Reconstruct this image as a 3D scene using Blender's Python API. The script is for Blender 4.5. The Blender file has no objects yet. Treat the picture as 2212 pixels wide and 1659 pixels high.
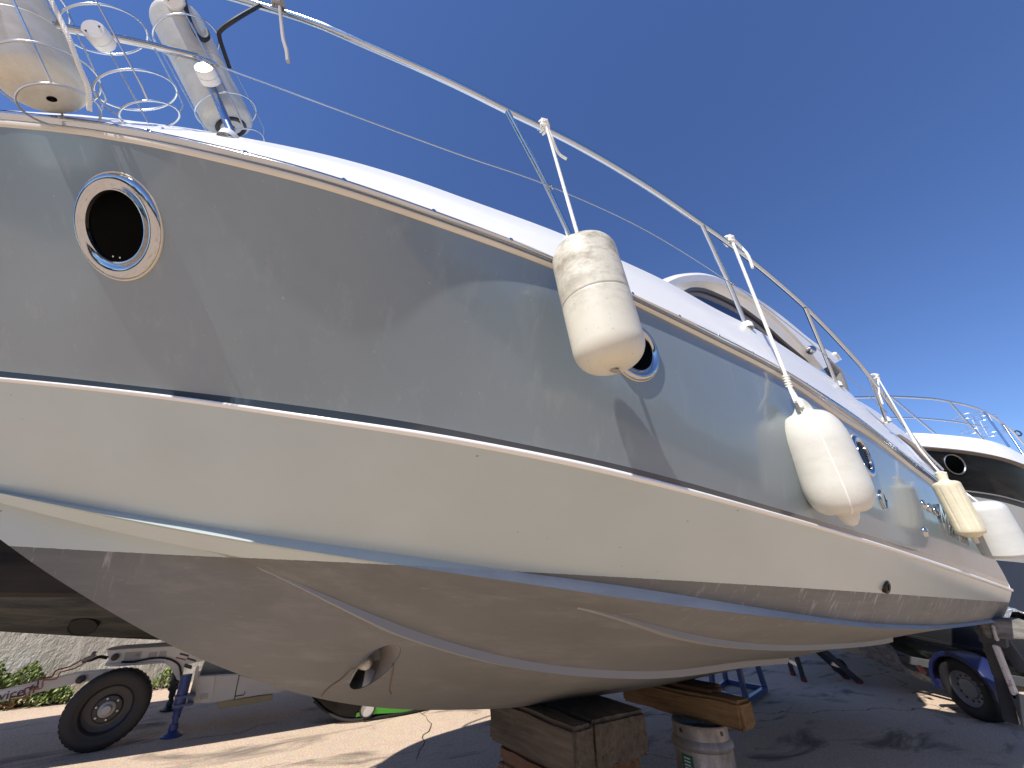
import bpy, bmesh, math, random
import numpy as np
from mathutils import Vector, Matrix
random.seed(7); np.random.seed(7)
R = math.radians

# ------------------------------------------------------------------ camera, world, sun
# World frame: +X towards the stern of the main yacht, +Y across its beam (away from the viewer), Z up, ground z = 0
EYE = 1.3; FPX = 833.0; CX, CY = 1106.0, 829.5           # photo measured at 2212 x 1659
PITCH, YAW = R(27.5), R(34.5)
_fh = np.array([math.sin(YAW), math.cos(YAW), 0.0]); _rt = np.array([math.cos(YAW), -math.sin(YAW), 0.0])
_fw = _fh*math.cos(PITCH) + np.array([0, 0, 1.0])*math.sin(PITCH)
_up = np.array([0, 0, 1.0])*math.cos(PITCH) - _fh*math.sin(PITCH)
EYEP = np.array([0, 0, EYE])
sc = bpy.context.scene
cam_d = bpy.data.cameras.new('camera'); cam = bpy.data.objects.new('camera', cam_d); sc.collection.objects.link(cam)
M = Matrix(((_rt[0], _up[0], -_fw[0], 0), (_rt[1], _up[1], -_fw[1], 0), (_rt[2], _up[2], -_fw[2], EYE), (0, 0, 0, 1)))
cam.matrix_world = M
cam_d.sensor_width = 36; cam_d.lens = 36*FPX/2212; cam_d.clip_start = 0.02; cam_d.clip_end = 2000
sc.camera = cam

SUN_DIR = Vector((-0.84, -0.30, 1.0)).normalized()        # towards the sun
el = math.asin(SUN_DIR.z); az = math.atan2(SUN_DIR.x, SUN_DIR.y)
w = bpy.data.worlds.new('World'); sc.world = w; w.use_nodes = True
nt = w.node_tree; bg = nt.nodes['Background']
sky = nt.nodes.new('ShaderNodeTexSky'); sky.sky_type = 'NISHITA'; sky.sun_disc = False
sky.sun_elevation = el; sky.sun_rotation = az; sky.air_density = 1.0; sky.dust_density = 0.0; sky.ozone_density = 7.0
sky.altitude = 50
hs = nt.nodes.new('ShaderNodeHueSaturation'); hs.inputs['Saturation'].default_value = 1.06; hs.inputs['Hue'].default_value = .510
nt.links.new(sky.outputs[0], hs.inputs['Color']); nt.links.new(hs.outputs[0], bg.inputs[0]); bg.inputs[1].default_value = 0.098
sun_d = bpy.data.lights.new('sun', 'SUN'); sun_d.energy = 3.6; sun_d.angle = R(0.53); sun_d.color = (1, 0.955, 0.90)
sun = bpy.data.objects.new('sun', sun_d); sc.collection.objects.link(sun)
sun.rotation_euler = (-SUN_DIR).to_track_quat('-Z', 'Y').to_euler()
sc.view_settings.view_transform = 'Standard'; sc.view_settings.look = 'None'
sc.view_settings.exposure = 0.72; sc.view_settings.gamma = 1
sc.cycles.max_bounces = 8; sc.cycles.diffuse_bounces = 5; sc.cycles.glossy_bounces = 4
sc.cycles.transparent_max_bounces = 12

# ------------------------------------------------------------------ small geometry helpers
def ray(x, y): return _rt*((x-CX)/FPX) + _up*((CY-y)/FPX) + _fw
def at_y(x, y, Y):                                          # point on the vertical plane y = Y
    d = ray(x, y); return EYEP + d*(Y/d[1])
def at_z(x, y, z=0.0):                                      # point on the horizontal plane z
    d = ray(x, y); return EYEP + d*((z-EYE)/d[2])
def at_x(x, y, X):
    d = ray(x, y); return EYEP + d*(X/d[0])
def on_plan(x, y, vf):                                      # point on the vertical cylinder y = vf(x)
    d = ray(x, y); s = np.linspace(.05, 25, 12000); f = s*d[1]-vf(s*d[0])
    i = np.where((f[:-1] < 0) & (f[1:] >= 0))[0][0]; t = f[i]/(f[i]-f[i+1])
    return EYEP + d*(s[i]+t*(s[i+1]-s[i]))
def pchip(xs, ys):
    xs = np.array(xs, float); ys = np.array(ys, float); h = np.diff(xs); d = np.diff(ys)/h
    m = np.zeros(len(xs)); m[0] = d[0]; m[-1] = d[-1]
    for i in range(1, len(xs)-1):
        if d[i-1]*d[i] > 0:
            w1 = 2*h[i]+h[i-1]; w2 = h[i]+2*h[i-1]; m[i] = (w1+w2)/(w1/d[i-1]+w2/d[i])
    def f(x):
        x = np.asarray(x, float); i = np.clip(np.searchsorted(xs, x)-1, 0, len(xs)-2); t = (x-xs[i])/h[i]
        r = (2*t**3-3*t**2+1)*ys[i]+(t**3-2*t**2+t)*h[i]*m[i]+(-2*t**3+3*t**2)*ys[i+1]+(t**3-t**2)*h[i]*m[i+1]
        r = np.where(x < xs[0], ys[0]+m[0]*(x-xs[0]), r); return np.where(x > xs[-1], ys[-1]+m[-1]*(x-xs[-1]), r)
    return f
GU = np.linspace(-4.5, 9.5, 1401)
def smooth(f, sig):                                         # gaussian fairing of a line so that reflections run clean
    y = f(GU); n = int(4*sig/.01); k = np.exp(-.5*(np.arange(-n, n+1)*.01/sig)**2); k /= k.sum()
    ys = np.convolve(np.pad(y, n, mode='reflect', reflect_type='odd'), k, mode='valid')
    return lambda u: np.interp(u, GU, ys)

def link(o, parent=None):
    sc.collection.objects.link(o)
    if parent is not None:
        o.parent = parent
        p = parent; off = Vector((0, 0, 0))
        while p is not None: off += p.location; p = p.parent
        o.location = o.location - off
    return o
def empty(name, loc, label, cat, group=None):
    o = bpy.data.objects.new(name, None); o.location = loc; o.empty_display_size = .1
    sc.collection.objects.link(o); tag(o, label, cat, group); return o
def tag(o, label=None, cat=None, group=None, kind=None):
    for k, v in (('label', label), ('category', cat), ('group', group), ('kind', kind)):
        if v: o[k] = v
    return o
def mesh_obj(name, verts, faces, mat, parent=None, smooth_angle=35, origin=None, mats=None, fmat=None):
    me = bpy.data.meshes.new(name)
    org = Vector(origin) if origin is not None else Vector((0, 0, 0))
    me.from_pydata([tuple(Vector(v)-org) for v in verts], [], [tuple(f) for f in faces]); me.update()
    me.materials.append(mat)
    for m in (mats or []): me.materials.append(m)
    if fmat is not None: me.polygons.foreach_set('material_index', fmat)
    if smooth_angle:
        me.polygons.foreach_set('use_smooth', [True]*len(me.polygons)); me.set_sharp_from_angle(angle=R(smooth_angle))
    o = bpy.data.objects.new(name, me); o.location = org
    return link(o, parent)

class MB:
    def __init__(s): s.v = []; s.f = []; s.m = []
    def add(s, vs, fs, mi=0):
        b = len(s.v); s.v += [tuple(float(c) for c in v) for v in vs]; s.f += [tuple(i+b for i in f) for f in fs]; s.m += [mi]*len(fs); return s
    def grid(s, P, closed=False, mi=0, flip=False):         # P: rows of points
        n = len(P); m = len(P[0]); vs = [p for r in P for p in r]; fs = []
        for i in range(n-1):
            for j in range(m-1 if not closed else m):
                k = (j+1) % m; q = (i*m+j, i*m+k, (i+1)*m+k, (i+1)*m+j); fs.append(q[::-1] if flip else q)
        return s.add(vs, fs, mi)
    def box(s, c, size, rot=None, bev=0.0, mi=0):
        hx, hy, hz = [d/2 for d in size]; bm = bmesh.new(); bmesh.ops.create_cube(bm, size=1)
        for v in bm.verts: v.co = Vector((v.co.x*size[0], v.co.y*size[1], v.co.z*size[2]))
        if bev: bmesh.ops.bevel(bm, geom=list(bm.edges), offset=min(bev, .45*min(size)), segments=2, affect='EDGES')
        M3 = rot if rot is not None else Matrix.Identity(3)
        bm.verts.index_update(); vs = [M3 @ v.co + Vector(c) for v in bm.verts]; fs = [[v.index for v in f.verts] for f in bm.faces]
        bm.free(); return s.add(vs, fs, mi)
    def bar(s, a, b, w, h, bev=0.0, up=(0, 0, 1), mi=0):     # rectangular bar between two points
        a = Vector(a); b = Vector(b); d = (b-a); L = d.length; d.normalize(); u = Vector(up)
        if abs(d.dot(u)) > .95: u = Vector((1, 0, 0))
        sx = d.cross(u).normalized(); uz = sx.cross(d).normalized()
        M3 = Matrix((( d.x, sx.x, uz.x), (d.y, sx.y, uz.y), (d.z, sx.z, uz.z)))
        return s.box((a+b)/2, (L, w, h), M3, bev, mi)
    def tube(s, pts, r, n=10, caps=True, closed=False, mi=0):
        pts = [Vector(p) for p in pts]; N = len(pts); rs = r if hasattr(r, '__len__') else [r]*N
        rows = []; prev = None
        for i in range(N):
            if closed: t = (pts[(i+1) % N]-pts[i-1])
            else: t = pts[min(i+1, N-1)]-pts[max(i-1, 0)]
            t.normalize()
            if prev is None:
                a = Vector((0, 0, 1)) if abs(t.z) < .9 else Vector((1, 0, 0)); u = t.cross(a).normalized()
            else:
                u = prev - t*prev.dot(t)
                u = u.normalized() if u.length > 1e-6 else t.orthogonal().normalized()
            prev = u; v = t.cross(u)
            rows.append([pts[i]+u*math.cos(2*math.pi*k/n)*rs[i]+v*math.sin(2*math.pi*k/n)*rs[i] for k in range(n)])
        if closed: rows.append(rows[0])
        b = len(s.v); s.grid(rows, closed=True, mi=mi)
        if caps and not closed:
            s.f.append(tuple(b+k for k in range(n))[::-1]); s.m.append(mi)
            e = b+(N-1)*n; s.f.append(tuple(e+k for k in range(n))); s.m.append(mi)
        return s
    def lathe(s, a, axis, prof, n=32, mi=0, rfun=None):      # prof: list of (distance along axis, radius)
        a = Vector(a); axis = Vector(axis).normalized(); u = axis.orthogonal().normalized(); v = axis.cross(u); rows = []
        for (h, r) in prof:
            rows.append([a+axis*h+(u*math.cos(2*math.pi*k/n)+v*math.sin(2*math.pi*k/n))*(max(r, 1e-4)*(rfun(h, 2*math.pi*k/n) if rfun else 1)) for k in range(n)])
        return s.grid(rows, closed=True, mi=mi)
    def mirror(s):                                           # add the far side (plane y = V0)
        b = len(s.v); s.v += [(x, 2*V0-y, z) for x, y, z in s.v]
        nf = [tuple(i+b for i in f[::-1]) for f in s.f]; s.f += nf; s.m += list(s.m); return s
    def build(s, name, mat, parent=None, smooth_angle=35, origin=None, mats=None):
        return mesh_obj(name, s.v, s.f, mat, parent, smooth_angle, origin, mats, s.m if mats else None)
def flipped(mb):
    q = MB(); q.v = [(x, 2*V0-y, z) for x, y, z in mb.v]; q.f = [f[::-1] for f in mb.f]; q.m = list(mb.m); return q
def circ(c, e1, e2, r1, r2=None, n=48):
    r2 = r2 or r1; c = Vector(c); e1 = Vector(e1); e2 = Vector(e2)
    return [c+e1*r1*math.cos(2*math.pi*k/n)+e2*r2*math.sin(2*math.pi*k/n) for k in range(n)]
def spline(pts, n=8):                                        # catmull-rom through points
    P = [Vector(p) for p in pts]; P = [P[0]*2-P[1]]+P+[P[-1]*2-P[-2]]; out = []
    for i in range(1, len(P)-2):
        for k in range(n):
            t = k/n; a, b, c, d = P[i-1:i+3]
            out.append(.5*((2*b)+(c-a)*t+(2*a-5*b+4*c-d)*t*t+(-a+3*b-3*c+d)*t**3))
    out.append(P[-2]); return out

# ------------------------------------------------------------------ materials
def mat(name, col, rough=.5, metal=0.0, spec=.5, coat=0.0, coat_rough=.05):
    m = bpy.data.materials.new(name); m.use_nodes = True; b = m.node_tree.nodes['Principled BSDF']
    b.inputs['Base Color'].default_value = (*col, 1); b.inputs['Roughness'].default_value = rough
    b.inputs['Metallic'].default_value = metal; b.inputs['Specular IOR Level'].default_value = spec
    b.inputs['Coat Weight'].default_value = coat; b.inputs['Coat Roughness'].default_value = coat_rough
    m['b'] = 1; return m
class NT:
    def __init__(s, m): s.t = m.node_tree; s.b = s.t.nodes['Principled BSDF']; s.tc = s.n('ShaderNodeTexCoord')
    def n(s, k, **kw):
        o = s.t.nodes.new(k)
        for a, v in kw.items(): setattr(o, a, v)
        return o
    def l(s, a, b): s.t.links.new(a, b)
    def mapping(s, scale=(1, 1, 1), rot=(0, 0, 0), loc=(0, 0, 0)):
        o = s.n('ShaderNodeMapping'); o.inputs['Scale'].default_value = scale; o.inputs['Rotation'].default_value = rot; o.inputs['Location'].default_value = loc
        s.l(s.tc.outputs['Object'], o.inputs['Vector']); return o.outputs[0]
    def noise(s, scale=5, detail=4, rough=.55, vec=None, dist=0.0):
        o = s.n('ShaderNodeTexNoise'); o.inputs['Scale'].default_value = scale; o.inputs['Detail'].default_value = detail
        o.inputs['Roughness'].default_value = rough; o.inputs['Distortion'].default_value = dist
        s.l(vec if vec is not None else s.tc.outputs['Object'], o.inputs['Vector']); return o.outputs['Fac']
    def ramp(s, fac, stops):
        o = s.n('ShaderNodeValToRGB'); e = o.color_ramp.elements
        while len(e) < len(stops): e.new(.5)
        for k, (p, c) in zip(e, stops): k.position = p; k.color = (*c, 1) if len(c) == 3 else c
        s.l(fac, o.inputs['Fac']); return o.outputs['Color']
    def math(s, op, a, b=None, c=None, clamp=False):
        o = s.n('ShaderNodeMath', operation=op, use_clamp=clamp)
        for i, v in enumerate((a, b, c)):
            if v is None: continue
            if isinstance(v, (int, float)): o.inputs[i].default_value = v
            else: s.l(v, o.inputs[i])
        return o.outputs[0]
    def mix(s, fac, a, b, mode='MIX'):
        o = s.n('ShaderNodeMix', data_type='RGBA', blend_type=mode)
        for i, v in ((0, fac), (6, a), (7, b)):
            if isinstance(v, (int, float)): o.inputs[i].default_value = v
            elif isinstance(v, tuple): o.inputs[i].default_value = (*v, 1)
            else: s.l(v, o.inputs[i])
        return o.outputs[2]
    def xyz(s):
        o = s.n('ShaderNodeSeparateXYZ'); s.l(s.tc.outputs['Object'], o.inputs[0]); return o.outputs
    def col(s, c): s.l(c, s.b.inputs['Base Color'])
    def rough(s, c): s.l(c, s.b.inputs['Roughness'])
    def bump(s, h, strength=.3, dist=.01):
        o = s.n('ShaderNodeBump'); o.inputs['Strength'].default_value = strength; o.inputs['Distance'].default_value = dist
        s.l(h, o.inputs['Height']); s.l(o.outputs[0], s.b.inputs['Normal'])

WL = (1.333, -0.032, 0.028)                                   # paint line of the antifouling: z = a + b x + c y
V0 = 2.3
def m_gelgrey():
    m = mat('grey_gelcoat', (.23, .25, .27), .38, coat=.5, coat_rough=.05); n = NT(m)
    a = n.noise(1.3, 5, .6); c = n.ramp(a, [(.3, (.182, .222, .240)), (.7, (.208, .250, .266))])
    st = n.noise(14, 5, .7, n.mapping((1, 1, .06)));  s2 = n.ramp(st, [(.56, (0, 0, 0)), (.74, (1, 1, 1))])   # faint run-off streaks
    sp = n.noise(70, 2, .5); s3 = n.ramp(sp, [(.73, (0, 0, 0)), (.78, (1, 1, 1))])
    f = n.math('MULTIPLY', s2, .22); c = n.mix(f, c, (.40, .41, .41)); c = n.mix(n.math('MULTIPLY', s3, .35), c, (.5, .5, .48)); n.col(c)
    rr = n.noise(2.2, 6, .65); n.l(n.ramp(rr, [(.35, (.05, .05, .05)), (.8, (.16, .16, .16))]), n.b.inputs['Coat Roughness'])
    return m
def m_gelwhite(name='white_gelcoat', c1=(.76, .745, .70), c2=(.82, .81, .78), rough=.28, dirt=.12):
    m = mat(name, c1, rough, coat=.35, coat_rough=.12); n = NT(m)
    c = n.ramp(n.noise(1.7, 5, .6), [(.3, c1), (.7, c2)])
    d = n.ramp(n.noise(38, 6, .75), [(.66, (0, 0, 0)), (.76, (1, 1, 1))]); n.col(n.mix(n.math('MULTIPLY', d, dirt), c, (.42, .38, .30)))
    return m
def m_lowerhull(rail=False):
    m = mat('white_and_antifoul', (.8, .8, .8), .34, coat=.5, coat_rough=.22); n = NT(m); x, y, z = n.xyz()[:3]
    yy = n.math('SUBTRACT', V0, n.math('ABSOLUTE', n.math('SUBTRACT', y, V0)))
    zz = n.math('SUBTRACT', z, n.math('ADD', WL[0], n.math('ADD', n.math('MULTIPLY', x, WL[1]), n.math('MULTIPLY', yy, WL[2]))))
    jag = n.math('MULTIPLY', n.math('SUBTRACT', n.noise(60, 3, .6), .5), .004)
    mask = n.math('GREATER_THAN', n.math('ADD', zz, jag), 0.0)
    wh = n.ramp(n.noise(1.4, 5, .6), [(.3, (.405, .458, .435)), (.7, (.45, .51, .49))])
    # specks and knocks in the gelcoat
    sp = n.ramp(n.noise(34, 2, .5), [(.755, (0, 0, 0)), (.775, (1, 1, 1))]); wh = n.mix(n.math('MULTIPLY', sp, .75), wh, (.2, .19, .15))
    yl = n.ramp(n.noise(3.0, 4, .6, n.mapping((.5, 1, 2))), [(.5, (0, 0, 0)), (.8, (1, 1, 1))]); wh = n.mix(n.math('MULTIPLY', yl, .16), wh, (.40, .38, .29))
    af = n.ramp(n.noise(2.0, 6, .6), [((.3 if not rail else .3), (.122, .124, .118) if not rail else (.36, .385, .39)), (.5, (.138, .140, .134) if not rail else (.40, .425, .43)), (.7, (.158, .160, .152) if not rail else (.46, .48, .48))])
    sc1 = n.ramp(n.noise(5, 7, .75, n.mapping((.35, 1.0, 3.2), (0, R(8), 0))), [(.50, (0, 0, 0)), (.66, (1, 1, 1))]); af = n.mix(n.math('MULTIPLY', sc1, .30), af, (.26, .25, .235))
    sc2 = n.ramp(n.noise(30, 5, .8, n.mapping((.12, .5, 2.6), (0, R(-12), 0))), [(.63, (0, 0, 0)), (.68, (1, 1, 1))]); af = n.mix(n.math('MULTIPLY', sc2, .35), af, (.33, .32, .30))
    scum = n.math('MULTIPLY', n.math('ADD', 1.0, n.math('MULTIPLY', zz, 22.0), clamp=True), n.ramp(n.noise(7, 6, .8, n.mapping((2, 1, .6))), [(.42, (0, 0, 0)), (.62, (1, 1, 1))])); af = n.mix(n.math('MULTIPLY', scum, .22), af, (.09, .09, .06))
    # pale wash-down runs below the paint line
    st = n.ramp(n.noise(9, 4, .7, n.mapping((3.2, 1, .10))), [(.57, (0, 0, 0)), (.66, (1, 1, 1))])
    fade = n.math('ADD', 1.0, n.math('MULTIPLY', zz, 5.0), clamp=True)
    ends = n.math('ADD', n.math('MULTIPLY', n.math('SUBTRACT', x, 1.3), 1.2, clamp=True), n.math('MULTIPLY', n.math('SUBTRACT', -.22, x), 5, clamp=True), clamp=True)
    af = n.mix(n.math('MULTIPLY', n.math('MULTIPLY', st, fade), n.math('MULTIPLY', ends, .6)), af, (.55, .53, .50))
    n.col(n.mix(mask, af, wh)); n.l(n.math('MULTIPLY', mask, .5), n.b.inputs['Coat Weight'])
    n.rough(n.math('SUBTRACT', .6, n.math('MULTIPLY', mask, .26)))
    # the bow thruster tunnel is open right through the hull
    dx = n.math('SUBTRACT', x, TUN[0]); dz = n.math('SUBTRACT', z, TUN[1]); r2 = n.math('ADD', n.math('POWER', n.math('ADD', dx, n.math('MULTIPLY', dz, TUN[3])), 2), n.math('MULTIPLY', n.math('POWER', dz, 2), TUN[4]))
    hole = n.math('LESS_THAN', r2, TUN[2]**2); tr = n.n('ShaderNodeBsdfTransparent'); mx = n.n('ShaderNodeMixShader')
    n.l(hole, mx.inputs[0]); n.l(n.b.outputs[0], mx.inputs[1]); n.l(tr.outputs[0], mx.inputs[2])
    n.l(mx.outputs[0], n.t.nodes['Material Output'].inputs[0]); return m
TUN = (.657, .985, .060, -.1, .36)
def m_fender(name, base=(.74, .71, .60), grime=(.40, .36, .27), amt=.6, topz=None, rough=.42):
    m = mat(name, base, rough); n = NT(m)
    a = n.ramp(n.noise(9, 7, .75, n.mapping((1, 1, 2.2))), [(.43, (0, 0, 0)), (.60, (1, 1, 1))]); z = n.xyz()[2]
    if topz: a = n.mix(n.math('MULTIPLY', n.math('MULTIPLY', n.math('SUBTRACT', z, topz-.16), 4, clamp=True), 1.0), (0, 0, 0), a)
    b = n.ramp(n.noise(60, 3, .7, n.mapping((1, 1, .7))), [(.60, (0, 0, 0)), (.70, (1, 1, 1))])
    c = n.ramp(n.noise(4, 4, .6), [(.3, base), (.75, tuple(v*.9 for v in base))])
    c = n.mix(n.math('MULTIPLY', a, amt), c, grime); n.col(n.mix(n.math('MULTIPLY', b, .22*amt), c, tuple(v*.6 for v in grime)))
    n.bump(n.noise(90, 3, .6), .06, .003); return m
def m_wood(name, c1, c2, scale=1.0, axis=1):
    m = mat(name, c1, .85, spec=.2); n = NT(m); sc_ = [26, 26, 26]; sc_[axis] = 1.6
    g = n.noise(1.0*scale, 8, .7, n.mapping(tuple(sc_)), .6); k = n.noise(6, 5, .7)
    c = n.ramp(g, [(.3, tuple(v*.38 for v in c1)), (.46, c1), (.72, c2)]); n.col(n.mix(n.math('MULTIPLY', k, .7), c, tuple(v*.4 for v in c1)))
    n.bump(g, .8, .012); return m
def m_steel(name='stainless', col=(.54, .58, .63), rough=.12, smudge=.12):
    m = mat(name, col, rough, 1.0); n = NT(m); n.rough(n.ramp(n.noise(25, 5, .7), [(.3, (rough,)*3), (.8, (rough+smudge,)*3)])); return m
def m_paint(name, col, rough=.4, rust=0.0, rustc=(.16, .06, .025), scale=9, chips=.62):
    m = mat(name, col, rough, coat=.2); n = NT(m); c = n.ramp(n.noise(3, 5, .6), [(.3, tuple(v*.86 for v in col)), (.7, col)])
    if rust:
        r = n.ramp(n.noise(scale, 8, .8), [(chips, (0, 0, 0)), (chips+.05, (1, 1, 1))]); c = n.mix(n.math('MULTIPLY', r, rust), c, rustc)
    d = n.ramp(n.noise(50, 5, .8), [(.6, (0, 0, 0)), (.75, (1, 1, 1))]); n.col(n.mix(n.math('MULTIPLY', d, .25), c, tuple(v*.45 for v in col))); return m

GREY = m_gelgrey(); WHITE = m_gelwhite(); DECK = m_gelwhite('white_deck_gelcoat', (.83, .82, .78), (.87, .86, .82), .35, .08)
CREAM = m_gelwhite('weathered_cream_pvc', (.60, .54, .42), (.74, .68, .56), .5, .8)
STEEL = m_steel(); POL = m_steel('polished_steel', (.50, .50, .50), .06, .14)
STRIPE = mat('dark_stripe', (.028, .038, .050), .22, coat=.6)
GLASS = mat('black_glass', (.001, .001, .001), .12, spec=.015)
TINT = mat('tinted_window', (.008, .014, .05), .05, spec=.6)
RUB = mat('black_rubber', (.018, .017, .017), .65); BLACKP = mat('black_plastic', (.015, .015, .016), .35)
ROPE = mat('white_rope', (.80, .78, .70), .8); ROPEG = mat('grey_rope', (.34, .32, .29), .9); ROPEB = mat('black_rope', (.02, .02, .022), .7)
PLW = m_gelwhite('white_plastic', (.76, .75, .70), (.80, .79, .75), .45, .25)
ANTI = mat('antifoul_strake', (.27, .265, .255), .5)

# ------------------------------------------------------------------ ground, hills
def m_ground():
    m = mat('concrete_yard', (.45, .33, .24), .93, spec=.25); n = NT(m); P = n.mapping((1, 1, 1))
    big = n.noise(.55, 6, .6); mid = n.noise(7, 6, .7); fine = n.noise(75, 4, .75); agg = n.n('ShaderNodeTexVoronoi'); agg.inputs['Scale'].default_value = 62; n.l(P, agg.inputs['Vector'])
    c = n.ramp(big, [(.3, (.52, .39, .28)), (.7, (.64, .49, .36))])
    c = n.mix(n.math('MULTIPLY', n.ramp(mid, [(.45, (0, 0, 0)), (.75, (1, 1, 1))]), .35), c, (.30, .22, .16))
    c = n.mix(.5, c, n.ramp(fine, [(.32, (.24, .175, .12)), (.5, (.62, .475, .345)), (.66, (1.0, .84, .64))]))
    c = n.mix(.14, c, agg.outputs['Color'], 'OVERLAY')
    # dark tyre and oil stains, made stronger and wider to deepen the ground shade
    oil_shade = n.ramp(n.noise(.9, 5, .6, n.mapping((1, 2.4, 1), loc=(3.1, 1.7, 0)), 1.0), [(.54, (0, 0, 0)), (.68, (1, 1, 1))]); c = n.mix(n.math('MULTIPLY', oil_shade, .75), c, (.10, .085, .07))
    # cracks
    wv = n.n('ShaderNodeTexNoise'); wv.inputs['Scale'].default_value = 3.5; wv.inputs['Detail'].default_value = 7; n.l(P, wv.inputs['Vector'])
    ad = n.n('ShaderNodeVectorMath', operation='MULTIPLY_ADD'); n.l(wv.outputs['Color'], ad.inputs[0]); ad.inputs[1].default_value = (.55, .55, 0); n.l(P, ad.inputs[2])
    vo = n.n('ShaderNodeTexVoronoi', feature='DISTANCE_TO_EDGE'); vo.inputs['Scale'].default_value = .22; n.l(ad.outputs[0], vo.inputs['Vector'])
    cr = n.ramp(vo.outputs['Distance'], [(.0009, (1, 1, 1)), (.0030, (0, 0, 0))]); c = n.mix(n.math('MULTIPLY', cr, .85), c, (.09, .06, .045)); n.col(c)
    h = n.math('ADD', n.math('MULTIPLY', fine, .6), n.math('MULTIPLY', n.math('SUBTRACT', 1.0, cr), 1.0)); n.bump(h, .45, .006); return m
g = MB(); xs = [-900, -40, -12, 0, 12, 30, 60, 900]; g.grid([[(x, y, 0) for x in xs] for y in xs])
tag(g.build('ground', m_ground(), smooth_angle=None), kind='structure')
mh = mat('hill_scrub', (.05, .065, .035), .95); n_ = NT(mh); n_.col(n_.ramp(n_.noise(.09, 8, .7), [(.3, (.025, .04, .02)), (.6, (.07, .085, .045)), (.8, (.15, .13, .09))]))
hb = MB(); rows = [[], [], []]
for k in range(0, 121):
    a = R(-75+k*1.75); rr = 230+25*math.sin(k*.35); hh = 15+7*math.sin(k*.19+1)+4*math.sin(k*.53)+2*math.sin(k*1.3)+1.2*random.random()
    fade = min(1, k/14, (120-k)/14); hh *= max(fade, .02); dx, dy = math.sin(R(90)+a), math.cos(R(90)+a)
    rows[0].append((dx*rr, dy*rr, -1)); rows[1].append((dx*(rr+45), dy*(rr+45), hh*.6+random.random())); rows[2].append((dx*(rr+95), dy*(rr+95), hh+random.random()))
hb.grid(rows); tag(hb.build('hills', mh), kind='structure')

def ribbon(px, wdt, name, m):
    P = [Vector(at_z(x, y, .004)) for x, y in px]; a = []; b = []
    for i in range(len(P)):
        t_ = (P[min(i+1, len(P)-1)]-P[max(i-1, 0)]).normalized(); sd = Vector((-t_.y, t_.x, 0)); w_ = wdt*(.5+random.random())*.5; a.append(P[i]+sd*w_); b.append(P[i]-sd*w_)
    tag(MB().grid([a, b], flip=True).build(name, m, smooth_angle=None, origin=(P[0].x, P[0].y, 0)), kind='structure')
CRK = mat('crack_dark', (.07, .05, .035), 1.0)
ribbon([(903, 1528), (906, 1537), (911, 1542), (920, 1547), (924, 1556), (932, 1563), (930, 1571), (926, 1580), (914, 1587), (912, 1594), (918, 1602), (914, 1611), (906, 1619), (904, 1629), (899, 1640)], .010, 'ground_crack', CRK)
ribbon([(911, 1542), (925, 1535), (941, 1529)], .006, 'ground_crack', CRK)
ribbon([(395, 1600), (440, 1592), (480, 1588), (520, 1583), (560, 1566), (600, 1561)], .008, 'ground_crack', CRK)
# unseen scrub belt behind and left of the viewer, added for darker reflections
mt = mat('unseen_scrub_belt', (.05, .06, .03), .95); n_ = NT(mt); n_.col(n_.ramp(n_.noise(.8, 8, .75), [(.35, (.02, .028, .014)), (.5, (.07, .075, .04)), (.62, (.16, .12, .08)), (.75, (.05, .06, .035))]))
bp = spline([(-24, 9, 0), (-25, 0, 0), (-22, -9, 0), (-14, -15, 0), (0, -17, 0), (16, -17, 0), (28, -14, 0)], 16); rows = [[], [], [], []]
for i, p_ in enumerate(bp):
    o = Vector((p_.x-3, p_.y-3, 0)).normalized(); h_ = 4.0+1.1*math.sin(i*.5)+.7*math.sin(i*1.3+1)+.5*random.random()
    if i > len(bp)-22: h_ *= max(.15, (len(bp)-i)/22)
    for r_, (k_, zz_) in zip(rows, ((0, -.1), (.3, .5), (1.2, .85), (2.6, 1.0))): r_.append(p_+o*(k_+.4*random.random())+Vector((0, 0, h_*zz_-.0 if zz_ > 0 else -.05)))
tag(MB().grid(rows).build('unseen_scrub_belt', mt), kind='structure')

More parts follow.
